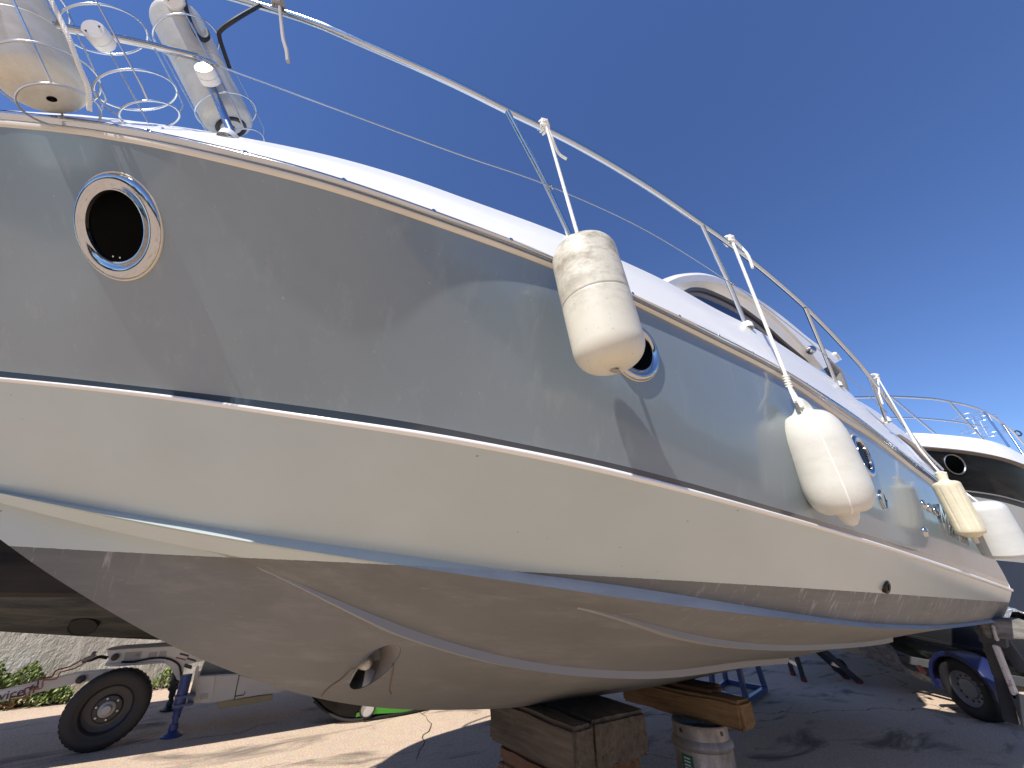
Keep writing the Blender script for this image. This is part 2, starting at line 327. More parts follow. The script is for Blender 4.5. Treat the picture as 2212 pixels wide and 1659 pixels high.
# ------------------------------------------------------------------ main yacht: hull lines measured from the photograph
vG = smooth(pchip([-2.35, -2.1, -1.6, -1, -.4, 0, .5, 1, 1.5, 2.2, 3, 4, 5.2, 7], [2.3, 2.21, 1.97, 1.57, 1.13, .93, .81, .735, .69, .655, .64, .645, .665, .70]), .10)
vL = smooth(pchip([-1.38, -.95, -.45, 0, .5, 1, 1.5, 2.3, 3, 4.5, 7], [2.3, 2.07, 1.73, 1.38, 1.06, .87, .78, .72, .705, .71, .74]), .10)
vC = smooth(pchip([-.96, -.55, 0, .5, 1, 1.5, 2.3, 3, 4.5, 7], [2.3, 2.13, 1.75, 1.42, 1.20, 1.06, .945, .91, .89, .88]), .09)
vTo = pchip([-2.4, -.7, .3, 7], [.26, .20, .10, .10])
vT = lambda u: vG(u)+vTo(u)
PX = dict(
 T0=[(193,250),(260,258),(370,273),(477,293),(550,305),(737,348),(988,425),(1235,513),(1344,564),(1435,603),(1538,665),(1616,700),(1661,727),(1728,772),(1784,807),(1833,845),(1865,881),(1933,939),(2028,1014)],
 R0=[(0,232),(187,258),(350,290),(510,325),(737,388),(988,474),(1138,528),(1205,558),(1370,637),(1521,708),(1693,797),(1784,854),(1873,915),(1936,965),(2022,1032)],
 R2=[(0,268),(187,293),(350,325),(510,363),(737,423),(988,506),(1125,554),(1205,584),(1377,663),(1521,734),(1618,781),(1692,820),(1761,866),(1817,908),(1865,935),(1931,984),(1978,1022),(2011,1048)],
 G0=[(0,800),(330,837),(580,868),(988,931),(1140,963),(1426,1026),(1533,1056),(1767,1124),(1891,1160),(2041,1209),(2175,1259)],
 G1=[(0,815),(330,848),(580,886),(988,946),(1426,1040),(1533,1069),(1635,1097),(1775,1137),(2021,1214),(2175,1268)],
 K1=[(0,823),(330,858),(580,897),(988,960),(1426,1053),(1533,1080),(1775,1146),(2021,1223),(2175,1275)],
 C0=[(0,1061),(179,1091),(402,1131),(670,1172),(737,1180),(914,1206),(1087,1232),(1180,1244),(1370,1269),(1474,1286),(1721,1326),(1858,1344),(1951,1350),(2041,1350),(2125,1341),(2181,1332)],
 C1=[(0,1065),(179,1102),(402,1147),(670,1192),(871,1223),(988,1240),(1104,1256),(1304,1286),(1474,1310),(1721,1339),(1858,1354),(1951,1359),(2041,1358),(2125,1348),(2181,1339)],
 K=[(0,1164),(67,1216),(157,1273),(267,1339),(377,1399),(500,1451),(600,1486),(737,1519),(877,1533),(1004,1533),(1127,1527),(1204,1514),(1284,1504),(1380,1489),(1494,1468),(1541,1456)],
 B1=[(573,1226),(737,1303),(890,1363),(1070,1416),(1237,1443),(1474,1447),(1608,1428),(1735,1418)],
 B2=[(1297,1319),(1474,1367),(1608,1389),(1725,1394),(1928,1378)])
vB1 = pchip([-.97, -.5, .12, .6, 1.2, 2, 8], [2.3, 2.235, 1.90, 1.71, 1.64, 1.60, 1.60]); vB2 = pchip([-.96, -.5, 0, .5, 1.2, 2, 8], [2.3, 2.17, 1.86, 1.55, 1.29, 1.21, 1.20])
VF = dict(T0=vT, R0=lambda u: vG(u)-.024*np.clip((np.asarray(u)+2.3)/.5, 0, 1), R2=vG, G0=vL, G1=lambda u: vL(u)+.006, K1=lambda u: vL(u)+.006, C0=lambda u: vC(u)+.032, C1=vC, K=lambda u: V0+0*u, B1=vB1, B2=vB2)
EXTRA = dict(T0=[(-1.6, 2.93), (-2.35, 3.05)], R0=[(-1.6, 2.75), (-2.35, 2.89)], R2=[(-1.6, 2.66), (-2.3, 2.80)], G0=[(-1.38, 2.01)], G1=[(-1.37, 1.985)], K1=[(-1.36, 1.97)],
    C0=[(-.97, 1.645)], C1=[(-.96, 1.637)], K=[(-2.35, 2.80), (-1.7, 2.27), (-1.3, 1.93), (-.96, 1.637), (4.5, .69), (6.5, .80)], B1=[(-.9, 1.60), (-.4, 1.50), (4.5, .905), (6.6, .96)], B2=[(-.9, 1.61), (-.2, 1.44), (.5, 1.31), (5.2, 1.00), (6.6, 1.005)])
Z = {}; US = {}
for k in PX:
    P = [on_plan(x, y, VF[k]) for x, y in PX[k]]; d = [(p[0], p[2]) for p in P]+EXTRA.get(k, []); d.sort()
    Z[k] = smooth(pchip([a for a, b in d], [b for a, b in d]), .16 if k not in ('K',) else .09)
UST = dict(T0=-2.33, R0=-2.35, R2=-2.27, G0=-1.38, G1=-1.37, K1=-1.36, C0=-.97, C1=-.96, K=-.96, B1=-.95, B2=-.955)
UEN = dict(T0=5.0, R0=5.0, R2=4.95, G0=6.25, G1=6.24, K1=6.22, C0=6.52, C1=6.52, K=6.35, B1=6.4, B2=6.47)
SA, SB = -.55, 4.6
S_ = np.concatenate([np.linspace(0, .12, 14)[:-1], np.linspace(.12, .88, 190)[:-1], np.linspace(.88, 1, 12)])
def line(k, s, dy=0.0, dz=0.0):
    us, ue = UST[k], UEN[k]; u = np.interp(s, [0, .12, .88, 1], [us, SA, SB, ue])
    v = np.minimum(VF[k](u), V0)+dy; return np.stack([u, v, Z[k](u)+dz], 1)
def loft(mb, A, B, n=1, mi=0, bulge=0.0):
    rows = []
    for i in range(n+1):
        t = i/n; r = A*(1-t)+B*t
        if np.any(bulge): r = r.copy(); r[:, 1] += -bulge*4*t*(1-t)*np.minimum(1, np.maximum(0, (V0-r[:, 1])*3))
        rows.append([tuple(p) for p in r])
    return mb.grid(rows, mi=mi, flip=True)
def meet(px, ka, kb):                                       # where the sight line meets the panel between two hull lines
    d = ray(*px); s = np.linspace(.4, 14, 14000); P = EYEP+s[:, None]*d; a, b = VF[ka](P[:, 0]), np.minimum(VF[kb](P[:, 0]), V0)+0*s; tt = (P[:, 1]-a)/(b-a)
    f = P[:, 2]-(Z[ka](P[:, 0])*(1-tt)+Z[kb](P[:, 0])*tt); i = np.where((f[:-1]*f[1:] <= 0) & (tt[:-1] > -.2) & (tt[:-1] < 1.2))[0]; return P[i[0]]
WP = []
for q in ((200, 1192), (333, 1198), (600, 1208), (737, 1214)):
    try: WP.append(meet(q, 'C1', 'B2'))
    except IndexError: pass
for q in ((1087, 1233), (1257, 1243), (1474, 1255), (1721, 1269), (1858, 1278), (2175, 1301)): WP.append(meet(q, 'K1', 'C0'))
WP = np.array(WP); _c = np.linalg.lstsq(np.c_[np.ones(len(WP)), WP[:, 0], WP[:, 1]], WP[:, 2], rcond=None)[0]; WL = tuple(float(v) for v in _c)
print('WL', WL, WP[:, 2]-np.c_[np.ones(len(WP)), WP[:, 0], WP[:, 1]]@_c)
for q in ((759,1463),(837,1396),(861,1415),(785,1483),(810,1440)): print('tun', meet(q, 'B1', 'K'))
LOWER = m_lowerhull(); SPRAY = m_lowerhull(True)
yacht = empty('motor_yacht', (2.6, V0, 0), 'large motor yacht with glossy grey topsides and white lower hull, propped up on timber blocks', 'motor yacht')

def bulge_at(u): return .026*np.clip((np.asarray(u)+.35)/.8, 0, 1)**1.5*(3-2*np.clip((np.asarray(u)+.35)/.8, 0, 1))/1.0
t = MB(); loft(t, line('R2', S_), line('G0', S_), 12, bulge=bulge_at(line('R2', S_)[:, 0])); t.mirror().build('topsides', GREY, yacht, 60)
t = MB(); loft(t, line('G0', S_), line('G1', S_), 1); t.mirror().build('boot_stripe', STRIPE, yacht)
# knuckle: a rounded white lip under the stripe
A = line('G1', S_); B = line('K1', S_); t = MB(); rows = [A]
for q in range(1, 8):
    an = math.pi*q/7; c = (A+B)/2; r = c.copy(); r[:, 2] += (A-B)[:, 2]*.5*math.cos(an); r[:, 1] -= .017*math.sin(an)*np.minimum(1, (V0-c[:, 1])*8); rows.append(r)
rows.append(B); t.grid([[tuple(p) for p in r] for r in rows], flip=True); t.mirror().build('knuckle_lip', WHITE, yacht, 60)
# lower hull
t = MB(); dent = []
K1 = line('K1', S_); C0 = line('C0', S_); C1 = line('C1', S_); B2 = line('B2', S_); B1 = line('B1', S_); KK = line('K', S_)
loft(t, K1, C0, 8, bulge=.006); sr = MB(); loft(sr, C0, C1, 1); sr.mirror().build('spray_rail', SPRAY, yacht, 30); C1i = C1.copy(); C1i[:, 1] += .02*np.minimum(1, (V0-C1[:, 1])*4); C1i[:, 2] -= .004
loft(t, C1, C1i, 1); loft(t, C1i, B2, 3); loft(t, B2, B1, 8); loft(t, B1, KK, 30)
vv = []
for (x, y, z) in t.v:                                      # shallow scoop ahead of the bow thruster tunnel
    e = math.exp(-(((x-.565)/.06)**2+((z-1.04)/.06)**2)); vv.append((x, y+.05*e if z < 1.25 and y > 1.5 else y, z+.0*e))
t.v = vv
# transom
def col_at(parts): return [tuple(p[-1]) for p in parts]
t.mirror().build('lower_hull', LOWER, yacht, 30)
edge = [tuple(p) for p in (line('R2', S_)[-1], line('G0', S_)[-1], K1[-1], C0[-1], C1[-1], B2[-1], B1[-1], KK[-1])]
tr = MB(); tr.grid([edge, [(x, 2*V0-y, z) for x, y, z in edge]], flip=True); tr.build('transom', WHITE, yacht, None)
# strakes (spray rails), both sides
def strake(k, u0, u1, h, w, name='strake'):
    for side in (0, 1):
        us = np.linspace(u0, u1, 60); f = np.minimum(1, np.maximum(0.02, np.minimum((us-u0)/.5, (u1-us)/.02))); v = VF[k](us); z = Z[k](us)
        a = np.stack([us, v-.001, z+.001], 1); b = np.stack([us, v-.006*f, z-h*f], 1); c = np.stack([us, v+w*f+.01, z-h*f-.006], 1)
        b0 = MB(); b0.grid([[tuple(p) for p in r] for r in (a, b, c)], flip=True); b0.add([tuple(a[-1]), tuple(b[-1]), tuple(c[-1])], [(0, 1, 2)])
        if side: b0.v = [(x, 2*V0-y, z_) for x, y, z_ in b0.v]; b0.f = [f_[::-1] for f_ in b0.f]
        b0.build(name, ANTI, yacht, 20)
strake('B1', .12, 3.45, .030, .08); strake('B2', 1.2, 4.25, .024, .06)
# thruster tunnel
e = MB(); rr = .105
def bot_y(x, z):
    a, b = float(VF['B1'](x)), V0; za, zb = float(Z['B1'](x)), float(Z['K'](x)); return a+(z-za)/(zb-za)*(b-a)
rows = []
for yy in (0, .15, .5, .85, 1):
    r_ = []
    for k in range(36):
        a = 2*math.pi*k/36; dz = TUN[2]/math.sqrt(TUN[4])*math.sin(a); dx = TUN[2]*math.cos(a)-TUN[3]*dz; y0 = bot_y(TUN[0]+dx, TUN[1]+dz)+.004; r_.append((TUN[0]+dx, y0+(2*V0-2*y0)*yy, TUN[1]+dz))
    rows.append(r_)
e.grid(rows, closed=True); tun = e.build('thruster_tunnel', mat('tunnel_grey', (.20, .185, .17), .6), yacht, 60)
HC = at_y(790, 1432, 2.10); hb_ = MB().lathe(HC, (0, 1, 0), [(-.03, .001), (-.028, .012), (-.01, .026), (.05, .03), (.22, .03), (.24, 0)], 24)
pr = hb_.build('thruster_hub', mat('thruster_cream', (.52, .49, .43), .5), tun)
for k in range(4):
    a0 = R(-60+k*90); b = MB(); rws = []
    for i in range(6):
        r = .025+.062*i/5; wd = R(26+10*i/5); rws.append([(HC[0]+r*math.cos(a0+wd*(j/4-.5)*1.6), HC[1]+.02+.03*(j/4-.5), HC[2]+r*math.sin(a0+wd*(j/4-.5)*1.6)) for j in range(5)])
    b.grid(rws); rws2 = [[(x, y+.006, z) for x, y, z in r] for r in rws]; b.grid(rws2, flip=True); b.build('blade', mat('blade_grey', (.33, .33, .33), .5), tun)
# bow-thruster rust runs
def hull_pt(x, y, dz=-.004):
    d = ray(x, y); s = np.linspace(.5, 4.5, 5000); P = EYEP+s[:, None]*d; a = VF['B1'](P[:, 0]); tt = (P[:, 1]-a)/(V0-a); zz = Z['B1'](P[:, 0])*(1-tt)+Z['K'](P[:, 0])*tt
    f = P[:, 2]-zz; i = np.where((f[:-1]*f[1:] <= 0))[0][0]; return P[i]-d*.004
RUST = mat('rust_run', (.16, .085, .045), .9)
for pts in ([(846, 1434), (850, 1435), (849, 1447), (843, 1475), (841, 1491), (845, 1500)], [(766, 1444), (759, 1446), (737, 1468), (715, 1482), (702, 1494), (695, 1504)]):
    try: MB().tube([hull_pt(*p) for p in pts], .0022, 6).build('rust_streak', RUST, yacht)
    except Exception: pass

# rub rail: cream moulding with a stainless strip
R0 = line('R0', S_); R2 = line('R2', S_)
def prof(A, B, pts):                                       # pts: (t from A to B, outward push)
    rows = []
    for tt, o in pts:
        r = A*(1-tt)+B*tt; r = r.copy(); r[:, 1] -= o*np.minimum(1, (V0-r[:, 1])*6); rows.append([tuple(p) for p in r])
    return rows
t = MB(); t.grid(prof(R0, R2, [(.54, -.014), (.545, -.004), (.62, .003), (.72, .007), (.82, .008), (.9, .006), (.985, .004), (1.0, .0)]), flip=True)
t.mirror(); rubrail = t.build('rub_rail', CREAM, yacht, 60)
t = MB(); t.grid(prof(R0, R2, [(0, -.022), (.0, -.008), (.05, .0), (.12, .005), (.26, .012), (.40, .0185), (.445, .0185), (.47, .010), (.475, -.008), (.54, -.010)]), flip=True)
t.mirror(); strip = t.build('steel_strip', STEEL, rubrail, 60)
scr = None
for i, u in enumerate(np.arange(-.78, 4.7, .262)):
    s = np.interp(u, [UST['R0'], SA, SB, UEN['R0']], [0, .12, .88, 1]); j = int(np.argmin(abs(S_-s))); a = R0[j]*.80+R2[j]*.20; a = np.array([u, VF['R0'](u)*.74+VF['R2'](u)*.26-.0125, Z['R0'](u)*.74+Z['R2'](u)*.26])
    b = MB().lathe((0, 0, 0), (0, -1, 0), [(0, .008), (.0016, .0074), (.0028, .0045), (.0018, .002), (.0018, 0)], 14)
    if scr is None: scr = b.build('screw', POL, None); scr.location = a; me0 = scr.data; sc.collection.objects.unlink(scr); bpy.data.objects.remove(scr)
    o = bpy.data.objects.new('screw', me0); o.location = a; link(o, strip)

# deck moulding, bulwark face and deck
T0 = line('T0', S_); T0[:, 0] = np.interp(S_, [0, .12, .88, 1], [UST['R0'], SA, SB, 5.0]); T0[:, 1] = np.minimum(vT(T0[:, 0]), V0); T0[:, 2] = Z['T0'](T0[:, 0])
T0[:, 2] = np.maximum(T0[:, 2], R0[:, 2]+.02); T1 = T0.copy(); T1[:, 1] = np.minimum(T1[:, 1]+.05, V0); T1[:, 2] -= .005; T2 = T1.copy(); T2[:, 1] = np.minimum(T2[:, 1]+.03, V0); T2[:, 2] -= .09; T3 = T2.copy(); T3[:, 1] = V0; T3[:, 2] += .03
t = MB(); t.grid([[tuple(p) for p in r] for r in (R0, R0*.52+T0*.48+[0, -.012, 0], R0*.5+T0*.5+[0, .0, .004], R0*.06+T0*.94+[0, -.006, 0], T0+[0, .006, .003], T1, T2, T3)], flip=True)
t.mirror(); t.build('deck', DECK, yacht, 28)

# ------------------------------------------------------------------ fittings on the hull
def topside_at(x, y, push=0.0):
    d = ray(x, y); s = np.linspace(.4, 9, 9000); P = EYEP+s[:, None]*d; a, b = vG(P[:, 0]), vL(P[:, 0]); tt = (P[:, 1]-a)/(b-a); tt = (P[:, 1]+bulge_at(P[:, 0])*4*np.clip(tt*(1-tt), 0, 1)-a)/(b-a)
    f = P[:, 2]-(Z['R2'](P[:, 0])*(1-tt)+Z['G0'](P[:, 0])*tt); i = np.where(f[:-1]*f[1:] <= 0)[0][0]; p = P[i]
    def S(u, t): return Vector((u, float(vG(u)*(1-t)+vL(u)*t-bulge_at(u)*4*t*(1-t)), float(Z['R2'](u)*(1-t)+Z['G0'](u)*t)))
    u, t_ = p[0], tt[i]; du = (S(u+.02, t_)-S(u-.02, t_)).normalized(); dt = (S(u, t_+.02)-S(u, t_-.02)).normalized()
    n = du.cross(dt).normalized()
    if n.y > 0: n = -n
    e2 = n.cross(du).normalized()
    if e2.z < 0: e2 = -e2
    return S(u, t_)+n*push, n, du, e2
def lathe_at(p, n, prof, seg=64): return MB().lathe(p, n, prof, seg)
for (x, y, r) in ((254, 491, .155), (1369, 763, .110), (1859, 987, .118)):
    p, n, du, e2 = topside_at(x, y); ph = lathe_at(p, n, [(-.03, r*1.04), (.001, r*1.04), (.006, r*1.02), (.012, r*.985), (.014, r*.93), (.0135, r*.86), (.009, r*.80), (.004, r*.765), (.004, r*.74), (.011, r*.725), (.010, r*.70), (-.03, r*.66)])
    rim = ph.build('porthole', POL, yacht, 50)
    lathe_at(p, n, [(-.0, r*.73), (.0015, r*.71), (.0015, .0005)], 64).build('glass', GLASS, rim, 20)
    gk = lathe_at(p, n, [(.001, r*1.04), (.0025, r*1.055), (.001, r*1.07), (-.004, r*1.075)]); gk.build('gasket', CREAM, rim)
    if x < 400:
        for q in (-.012, .014): lathe_at(p-e2*r*.60+du*q, n, [(.001, .0035), (.004, .003), (.004, .0003)], 12).build('screw', POL, rim)
# half open round vent
p, n, du, e2 = topside_at(1907, 1081); r = .055
v = lathe_at(p, n, [(-.004, r), (.004, r), (.006, r*.95), (.004, r*.86), (.0025, r*.84)]); vent = v.build('round_vent', POL, yacht)
lathe_at(p, n, [(.003, r*.85), (.003, .0005)], 40).build('vent_opening', GLASS, vent)
hv = MB(); k = 20; c0 = [p+n*.0045+du*(r*.86*math.cos(math.pi/2+math.pi*i/k))+e2*(r*.86*math.sin(math.pi/2+math.pi*i/k)) for i in range(k+1)]; hv.add(c0+[q+n*.004 for q in c0], [tuple(range(k, -1, -1)), tuple(range(k+1, 2*k+2))[::-1]]+[(i, i+1, k+2+i, k+1+i) for i in range(k)]); hv.build('vent_cover', m_steel('vent_cover_grey', (.35, .38, .40), .3), vent)
# domed outlets near the stern
for x, y in ((1991, 1091), (2004, 1098), (2017, 1105), (2001, 1149)):
    p, n, du, e2 = topside_at(x, y); lathe_at(p, n, [(-.004, .032), (.006, .032), (.012, .026), (.016, .016), (.018, .004), (.018, .0003)], 28).build('outlet_fitting', POL, yacht, 50)
# raised chrome name letters, mostly hidden by a fender
cu = bpy.data.curves.new('name_letters', 'FONT'); cu.body = 'Marin'; cu.size = .30; cu.extrude = .008; cu.shear = .35; cu.space_character = 1.05
tmp = bpy.data.objects.new('name_letters', cu); sc.collection.objects.link(tmp); bpy.context.view_layer.update()
me = bpy.data.meshes.new_from_object(tmp.evaluated_get(bpy.context.evaluated_depsgraph_get())); sc.collection.objects.unlink(tmp); bpy.data.objects.remove(tmp)
p, n, du, e2 = topside_at(2034, 1151); dv = du
T = Matrix(((dv.x, e2.x, n.x, p.x), (dv.y, e2.y, n.y, p.y), (dv.z, e2.z, n.z, p.z+.006), (0, 0, 0, 1))); me.transform(T); me.materials.clear(); me.materials.append(POL)
link(bpy.data.objects.new('name_lettering', me), yacht)
# thru-hull fitting below the knuckle aft
d = ray(1909, 1268); P = Vector(meet((1909, 1268), 'K1', 'C0'))+Vector((0, -.014, 0)); MB().lathe(P, (0, -1, -.35), [(-.02, .034), (.004, .034), (.009, .028), (.005, .019), (-.012, .018)], 28).build('skin_fitting', mat('bronze_dark', (.05, .045, .035), .4, .6), yacht)

# ------------------------------------------------------------------ guard rail
vR = lambda u: vG(u)-.01+.0*u
RL = [(537, 0), (737, 78), (988, 186), (1095, 240), (1245, 313), (1417, 416), (1516, 485), (1568, 521), (1725, 650), (1739, 663), (1783, 707), (1839, 767), (1876, 809), (1920, 872), (1940, 897), (1966, 938), (1996, 978), (2022, 1002), (2034, 1014)]
rp = [on_plan(x, y, vR) for x, y in RL]; rp = [np.array(q) for q in ((-2.45, 2.3, 3.55), (-2.2, 1.95, 3.53), (-1.5, 1.58, 3.48), (-.9, 1.33, 3.43))]+rp
xs_ = [q[0] for q in rp]; zf = smooth(pchip(xs_, [q[2] for q in rp]), .10); us = np.concatenate([np.linspace(-2.45, 4.9, 90), np.linspace(4.95, xs_[-1], 4)])
top = [(u, float(pchip(xs_, [q[1] for q in rp])(u)), float(zf(u))) for u in us]
t = MB().tube(top, .0152, 14); t.mirror(); rail = t.build('guard_rail', STEEL, yacht, 70)
def rail_at(x, y): return Vector(on_plan(x, y, vR))
ST = [((1095, 240), (1237, 515), .085), ((1516, 485), (1610, 697), .09), ((1739, 665), (1804, 825), .09), ((1875, 809), (1911, 902), .10)]
for a, b, dv in ST:
    pa = rail_at(*a); pb = Vector(on_plan(*b, lambda u: vG(u)+dv)); s = MB().tube([pa, pa*.45+pb*.55+Vector((0, -.004, 0)), pb-Vector((0, 0, .03))], .0125, 12)
    st = s.build('stanchion', STEEL, yacht, 70)
    MB().lathe(pb-Vector((0, 0, .015)), (0, 0, 1), [(-.03, .036), (0, .034), (.018, .022), (.024, .013)], 20).build('stanchion_base', PLW, st)
s = MB().tube([on_plan(340, -90, lambda u: 1.34+0*u), on_plan(377, 3, lambda u: 1.31+0*u), on_plan(433, 130, lambda u: 1.28+0*u), on_plan(502, 291, lambda u: 1.25+0*u)], .0135, 14); st = s.build('stanchion', m_steel('blued_steel', (.36, .42, .50), .2), yacht, 70)
MB().lathe(Vector(on_plan(500, 291, lambda u: 1.245+0*u))-Vector((0, 0, .01)), (0, 0, 1), [(-.03, .034), (-.004, .032), (.006, .024), (.010, .014)], 24).build('stanchion_base', PLW, st)
vb = lambda u: 1.24+0*u
MB().tube([on_plan(-160, 8, vb), on_plan(0, 38, vb), on_plan(100, 53, vb), on_plan(207, 73, vb), on_plan(320, 97, vb), on_plan(428, 124, vb)], .0125, 14).build('intermediate_rail', POL, yacht, 70)
for (a, b) in (((200, 62), (226, 94)), ((440, 145), (456, 178)), ((3, 36), (14, 64)), ((373, -4), (383, 14))):
    pa = Vector(on_plan(*a, lambda u: 1.205+0*u)); pb = Vector(on_plan(*b, lambda u: 1.25+0*u)); dr = (pb-pa); L = dr.length
    cl = MB().lathe(pa, dr, [(0, .0005), (0, .029), (.004, .032), (L*.48, .033), (L*.5, .029), (L*.54, .033), (L-.003, .033), (L, .028), (L, .0005)], 24).build('rail_clamp', PLW, yacht, 40)
    for sg in (-1, 1): MB().lathe(pa+dr.normalized().orthogonal()*.014*sg-dr.normalized()*.001, dr, [(-.0005, .0005), (-.0005, .003), (.001, .003)], 8).build('bolt', BLACKP, cl)
MB().tube([on_plan(428, 124, lambda u: 1.22+0*u), on_plan(450, 133, lambda u: 1.2+0*u), on_plan(470, 142, lambda u: 1.18+0*u)], .008, 10).build('wire_tensioner', POL, yacht)
wv_ = lambda u: vG(u)+.035
W_ = [(470, 142), (737, 240), (988, 332), (1190, 403), (1400, 500), (1581, 613), (1690, 692), (1792, 776), (1913, 889)]
wp = [np.array(on_plan(x, y, (lambda u: 1.18+0*u) if i == 0 else wv_)) for i, (x, y) in enumerate(W_)]
MB().tube(spline(wp, 6), .0028, 6).build('guard_wire', m_steel('wire_grey', (.40, .42, .44), .35), yacht)
for (x, y) in ((1190, 403), (1583, 613), (1792, 776), (1913, 889)):
    c = Vector(on_plan(x, y, wv_)); MB().tube(circ(c, (1, 0, 0), (0, .3, .95), .014), .004, 6, closed=True).build('wire_ring', POL, yacht)

# ------------------------------------------------------------------ cabin window arch, coaming, canvas
YC = 1.22
def r1(x, y, sx=.2232): return (1426.4+x*sx, 548.6+y*sx)
CO = [r1(*q) for q in ((-120, 330), (30, 250), (150, 202), (330, 182), (460, 195), (600, 245), (870, 390), (1200, 620), (1500, 860), (1720, 985), (1760, 1020))]
CL = [r1(*q) for q in ((60, 360), (150, 305), (250, 275), (380, 262), (520, 275), (640, 315), (900, 450), (1100, 600), (1300, 790), (1500, 1010), (1580, 1110))]
CG = [r1(*q) for q in ((150, 400), (250, 342), (320, 322), (430, 332), (560, 382), (700, 450), (800, 512), (1000, 660), (1200, 840), (1400, 1010), (1480, 1110))]
def rs(px, Y, n=60):
    P = spline([at_y(x, y, Y) for x, y in px], 8); L = [0]
    for a, b in zip(P, P[1:]): L.append(L[-1]+(b-a).length)
    A = np.array([[*p] for p in P]); q = np.linspace(0, L[-1], n); return np.stack([np.interp(q, L, A[:, i]) for i in range(3)], 1)
oc = rs(CO, YC); ol = rs(CL, YC-.01); og = rs(CG, YC+.07); og2 = rs(CG, YC+.10)
cb = MB(); o1 = oc.copy(); o1[:, 1] += .05; o1[:, 2] += .018; o2 = o1.copy(); o2[:, 1] = V0; o2[:, 2] += .10
m1 = oc*.6+ol*.4; m1[:, 1] -= .02; base = ol.copy()
cb.grid([[tuple(p) for p in r] for r in (o2, o1, oc, m1, ol, ol+[0, .03, -.004], og)]); cb.mirror(); cabin = cb.build('cabin_top', DECK, yacht, 30)
b = MB(); bl = og.copy(); bl[:, 2] = np.minimum(bl[:, 2], 2.60); gl = og2.copy(); g2 = og2.copy(); g2[:, 2] = 2.45
b.grid([[tuple(p) for p in r] for r in (gl, g2)]); wn = b.build('cabin_window', TINT, yacht, 20); flipped(b).build('cabin_window', TINT, yacht, 20)
fr = MB(); f1 = og.copy(); f2 = rs([(x+1, y+7) for x, y in CG], YC+.085); fr.grid([[tuple(p) for p in r] for r in (f1, f2, f2+[0, .02, 0])]); SEAL = mat('window_seal', (.05, .048, .045), .4); fr.build('window_frame', SEAL, wn)
# aft end of the cabin: clamp and rolled canvas
c = Vector(at_y(1752, 756, YC-.03)); MB().lathe(c, (-.4, -1, .1), [(-.03, .05), (.02, .05), (.035, .04), (.04, .02), (.04, .001)], 24).build('window_latch', POL, yacht)
cv = MB(); pts = [at_y(*q, YC+.02) for q in ((1768, 768), (1785, 785), (1803, 806), (1812, 826), (1822, 850))]; cv.tube(pts, [.035, .06, .075, .075, .06], 16)
mc = mat('grey_canvas', (.22, .21, .20), .9); n_ = NT(mc); n_.bump(n_.noise(22, 5, .7, n_.mapping((1, 1, .3))), 1.0, .03); cv.build('canvas_roll', mc, yacht)
MB().box(at_y(1806, 768, YC-.01), (.12, .05, .05), Matrix.Rotation(R(20), 3, 'Y'), .012).build('canopy_hinge', PLW, yacht)
# coaming and the dark recess along the aft side deck
def r3(x, y): return (1865.2+x*.1571, 822.9+y*.1571)
CT = [r3(*q) for q in ((-170, 230), (0, 310), (280, 490), (600, 730), (750, 870), (870, 1000), (1060, 1200))]
CB_ = [r3(*q) for q in ((-170, 262), (0, 352), (230, 548), (430, 728), (520, 742), (640, 820), (850, 1010), (1060, 1235))]
vK = lambda u: vG(u)+.17
a = np.array([on_plan(x, y, vK) for x, y in CT]); b_ = np.array([on_plan(x, y, lambda u: vG(u)+.15) for x, y in CB_]); uu = np.linspace(max(a[0, 0], b_[0, 0]), min(a[-1, 0], b_[-1, 0]), 40)
az_ = pchip(a[:, 0], a[:, 2])(uu); bz_ = pchip(b_[:, 0], b_[:, 2])(uu)
ct = MB(); A = np.stack([uu, vG(uu)+.17, az_], 1); B = np.stack([uu, vG(uu)+.15, bz_], 1); C3 = B+[0, .03, 0]; Dk = C3.copy(); Dk[:, 2] = Z['T0'](uu)-.25
A2 = A+[0, .12, .01]; A3 = A2+[0, 0, -.3]
ct.grid([[tuple(p) for p in r] for r in (A3, A2, A, B, C3)]); cm = ct.build('coaming', DECK, yacht, 30); flipped(ct).build('coaming', DECK, yacht, 30)
ct = MB(); ct.grid([[tuple(p) for p in r] for r in (C3, Dk)]); ct.build('recess_panel', mat('recess_grey', (.20, .20, .195), .7), cm)

# ------------------------------------------------------------------ ropes and fenders hanging on the near side
def rope_mb(pts, r=.005, pitch=.02, strands=3, n=7):
    P = [Vector(p) for p in pts]; L = [0]
    for a, b in zip(P, P[1:]): L.append(L[-1]+(b-a).length)
    A = np.array([[*p] for p in P]); N = max(8, int(L[-1]/(pitch/7))); q = np.linspace(0, L[-1], N); Q = [Vector([np.interp(t_, L, A[:, i]) for i in range(3)]) for t_ in q]
    mb = MB(); u = None; fr = []
    for i in range(N):
        t_ = (Q[min(i+1, N-1)]-Q[max(i-1, 0)]).normalized(); u = t_.orthogonal() if u is None else u-t_*u.dot(t_); u.normalize(); fr.append((u.copy(), t_.cross(u)))
    for k in range(strands):
        mb.tube([Q[i]+(fr[i][0]*math.cos(2*math.pi*(q[i]/pitch+k/strands))+fr[i][1]*math.sin(2*math.pi*(q[i]/pitch+k/strands)))*r*.5 for i in range(N)], r*.58, n)
    return mb
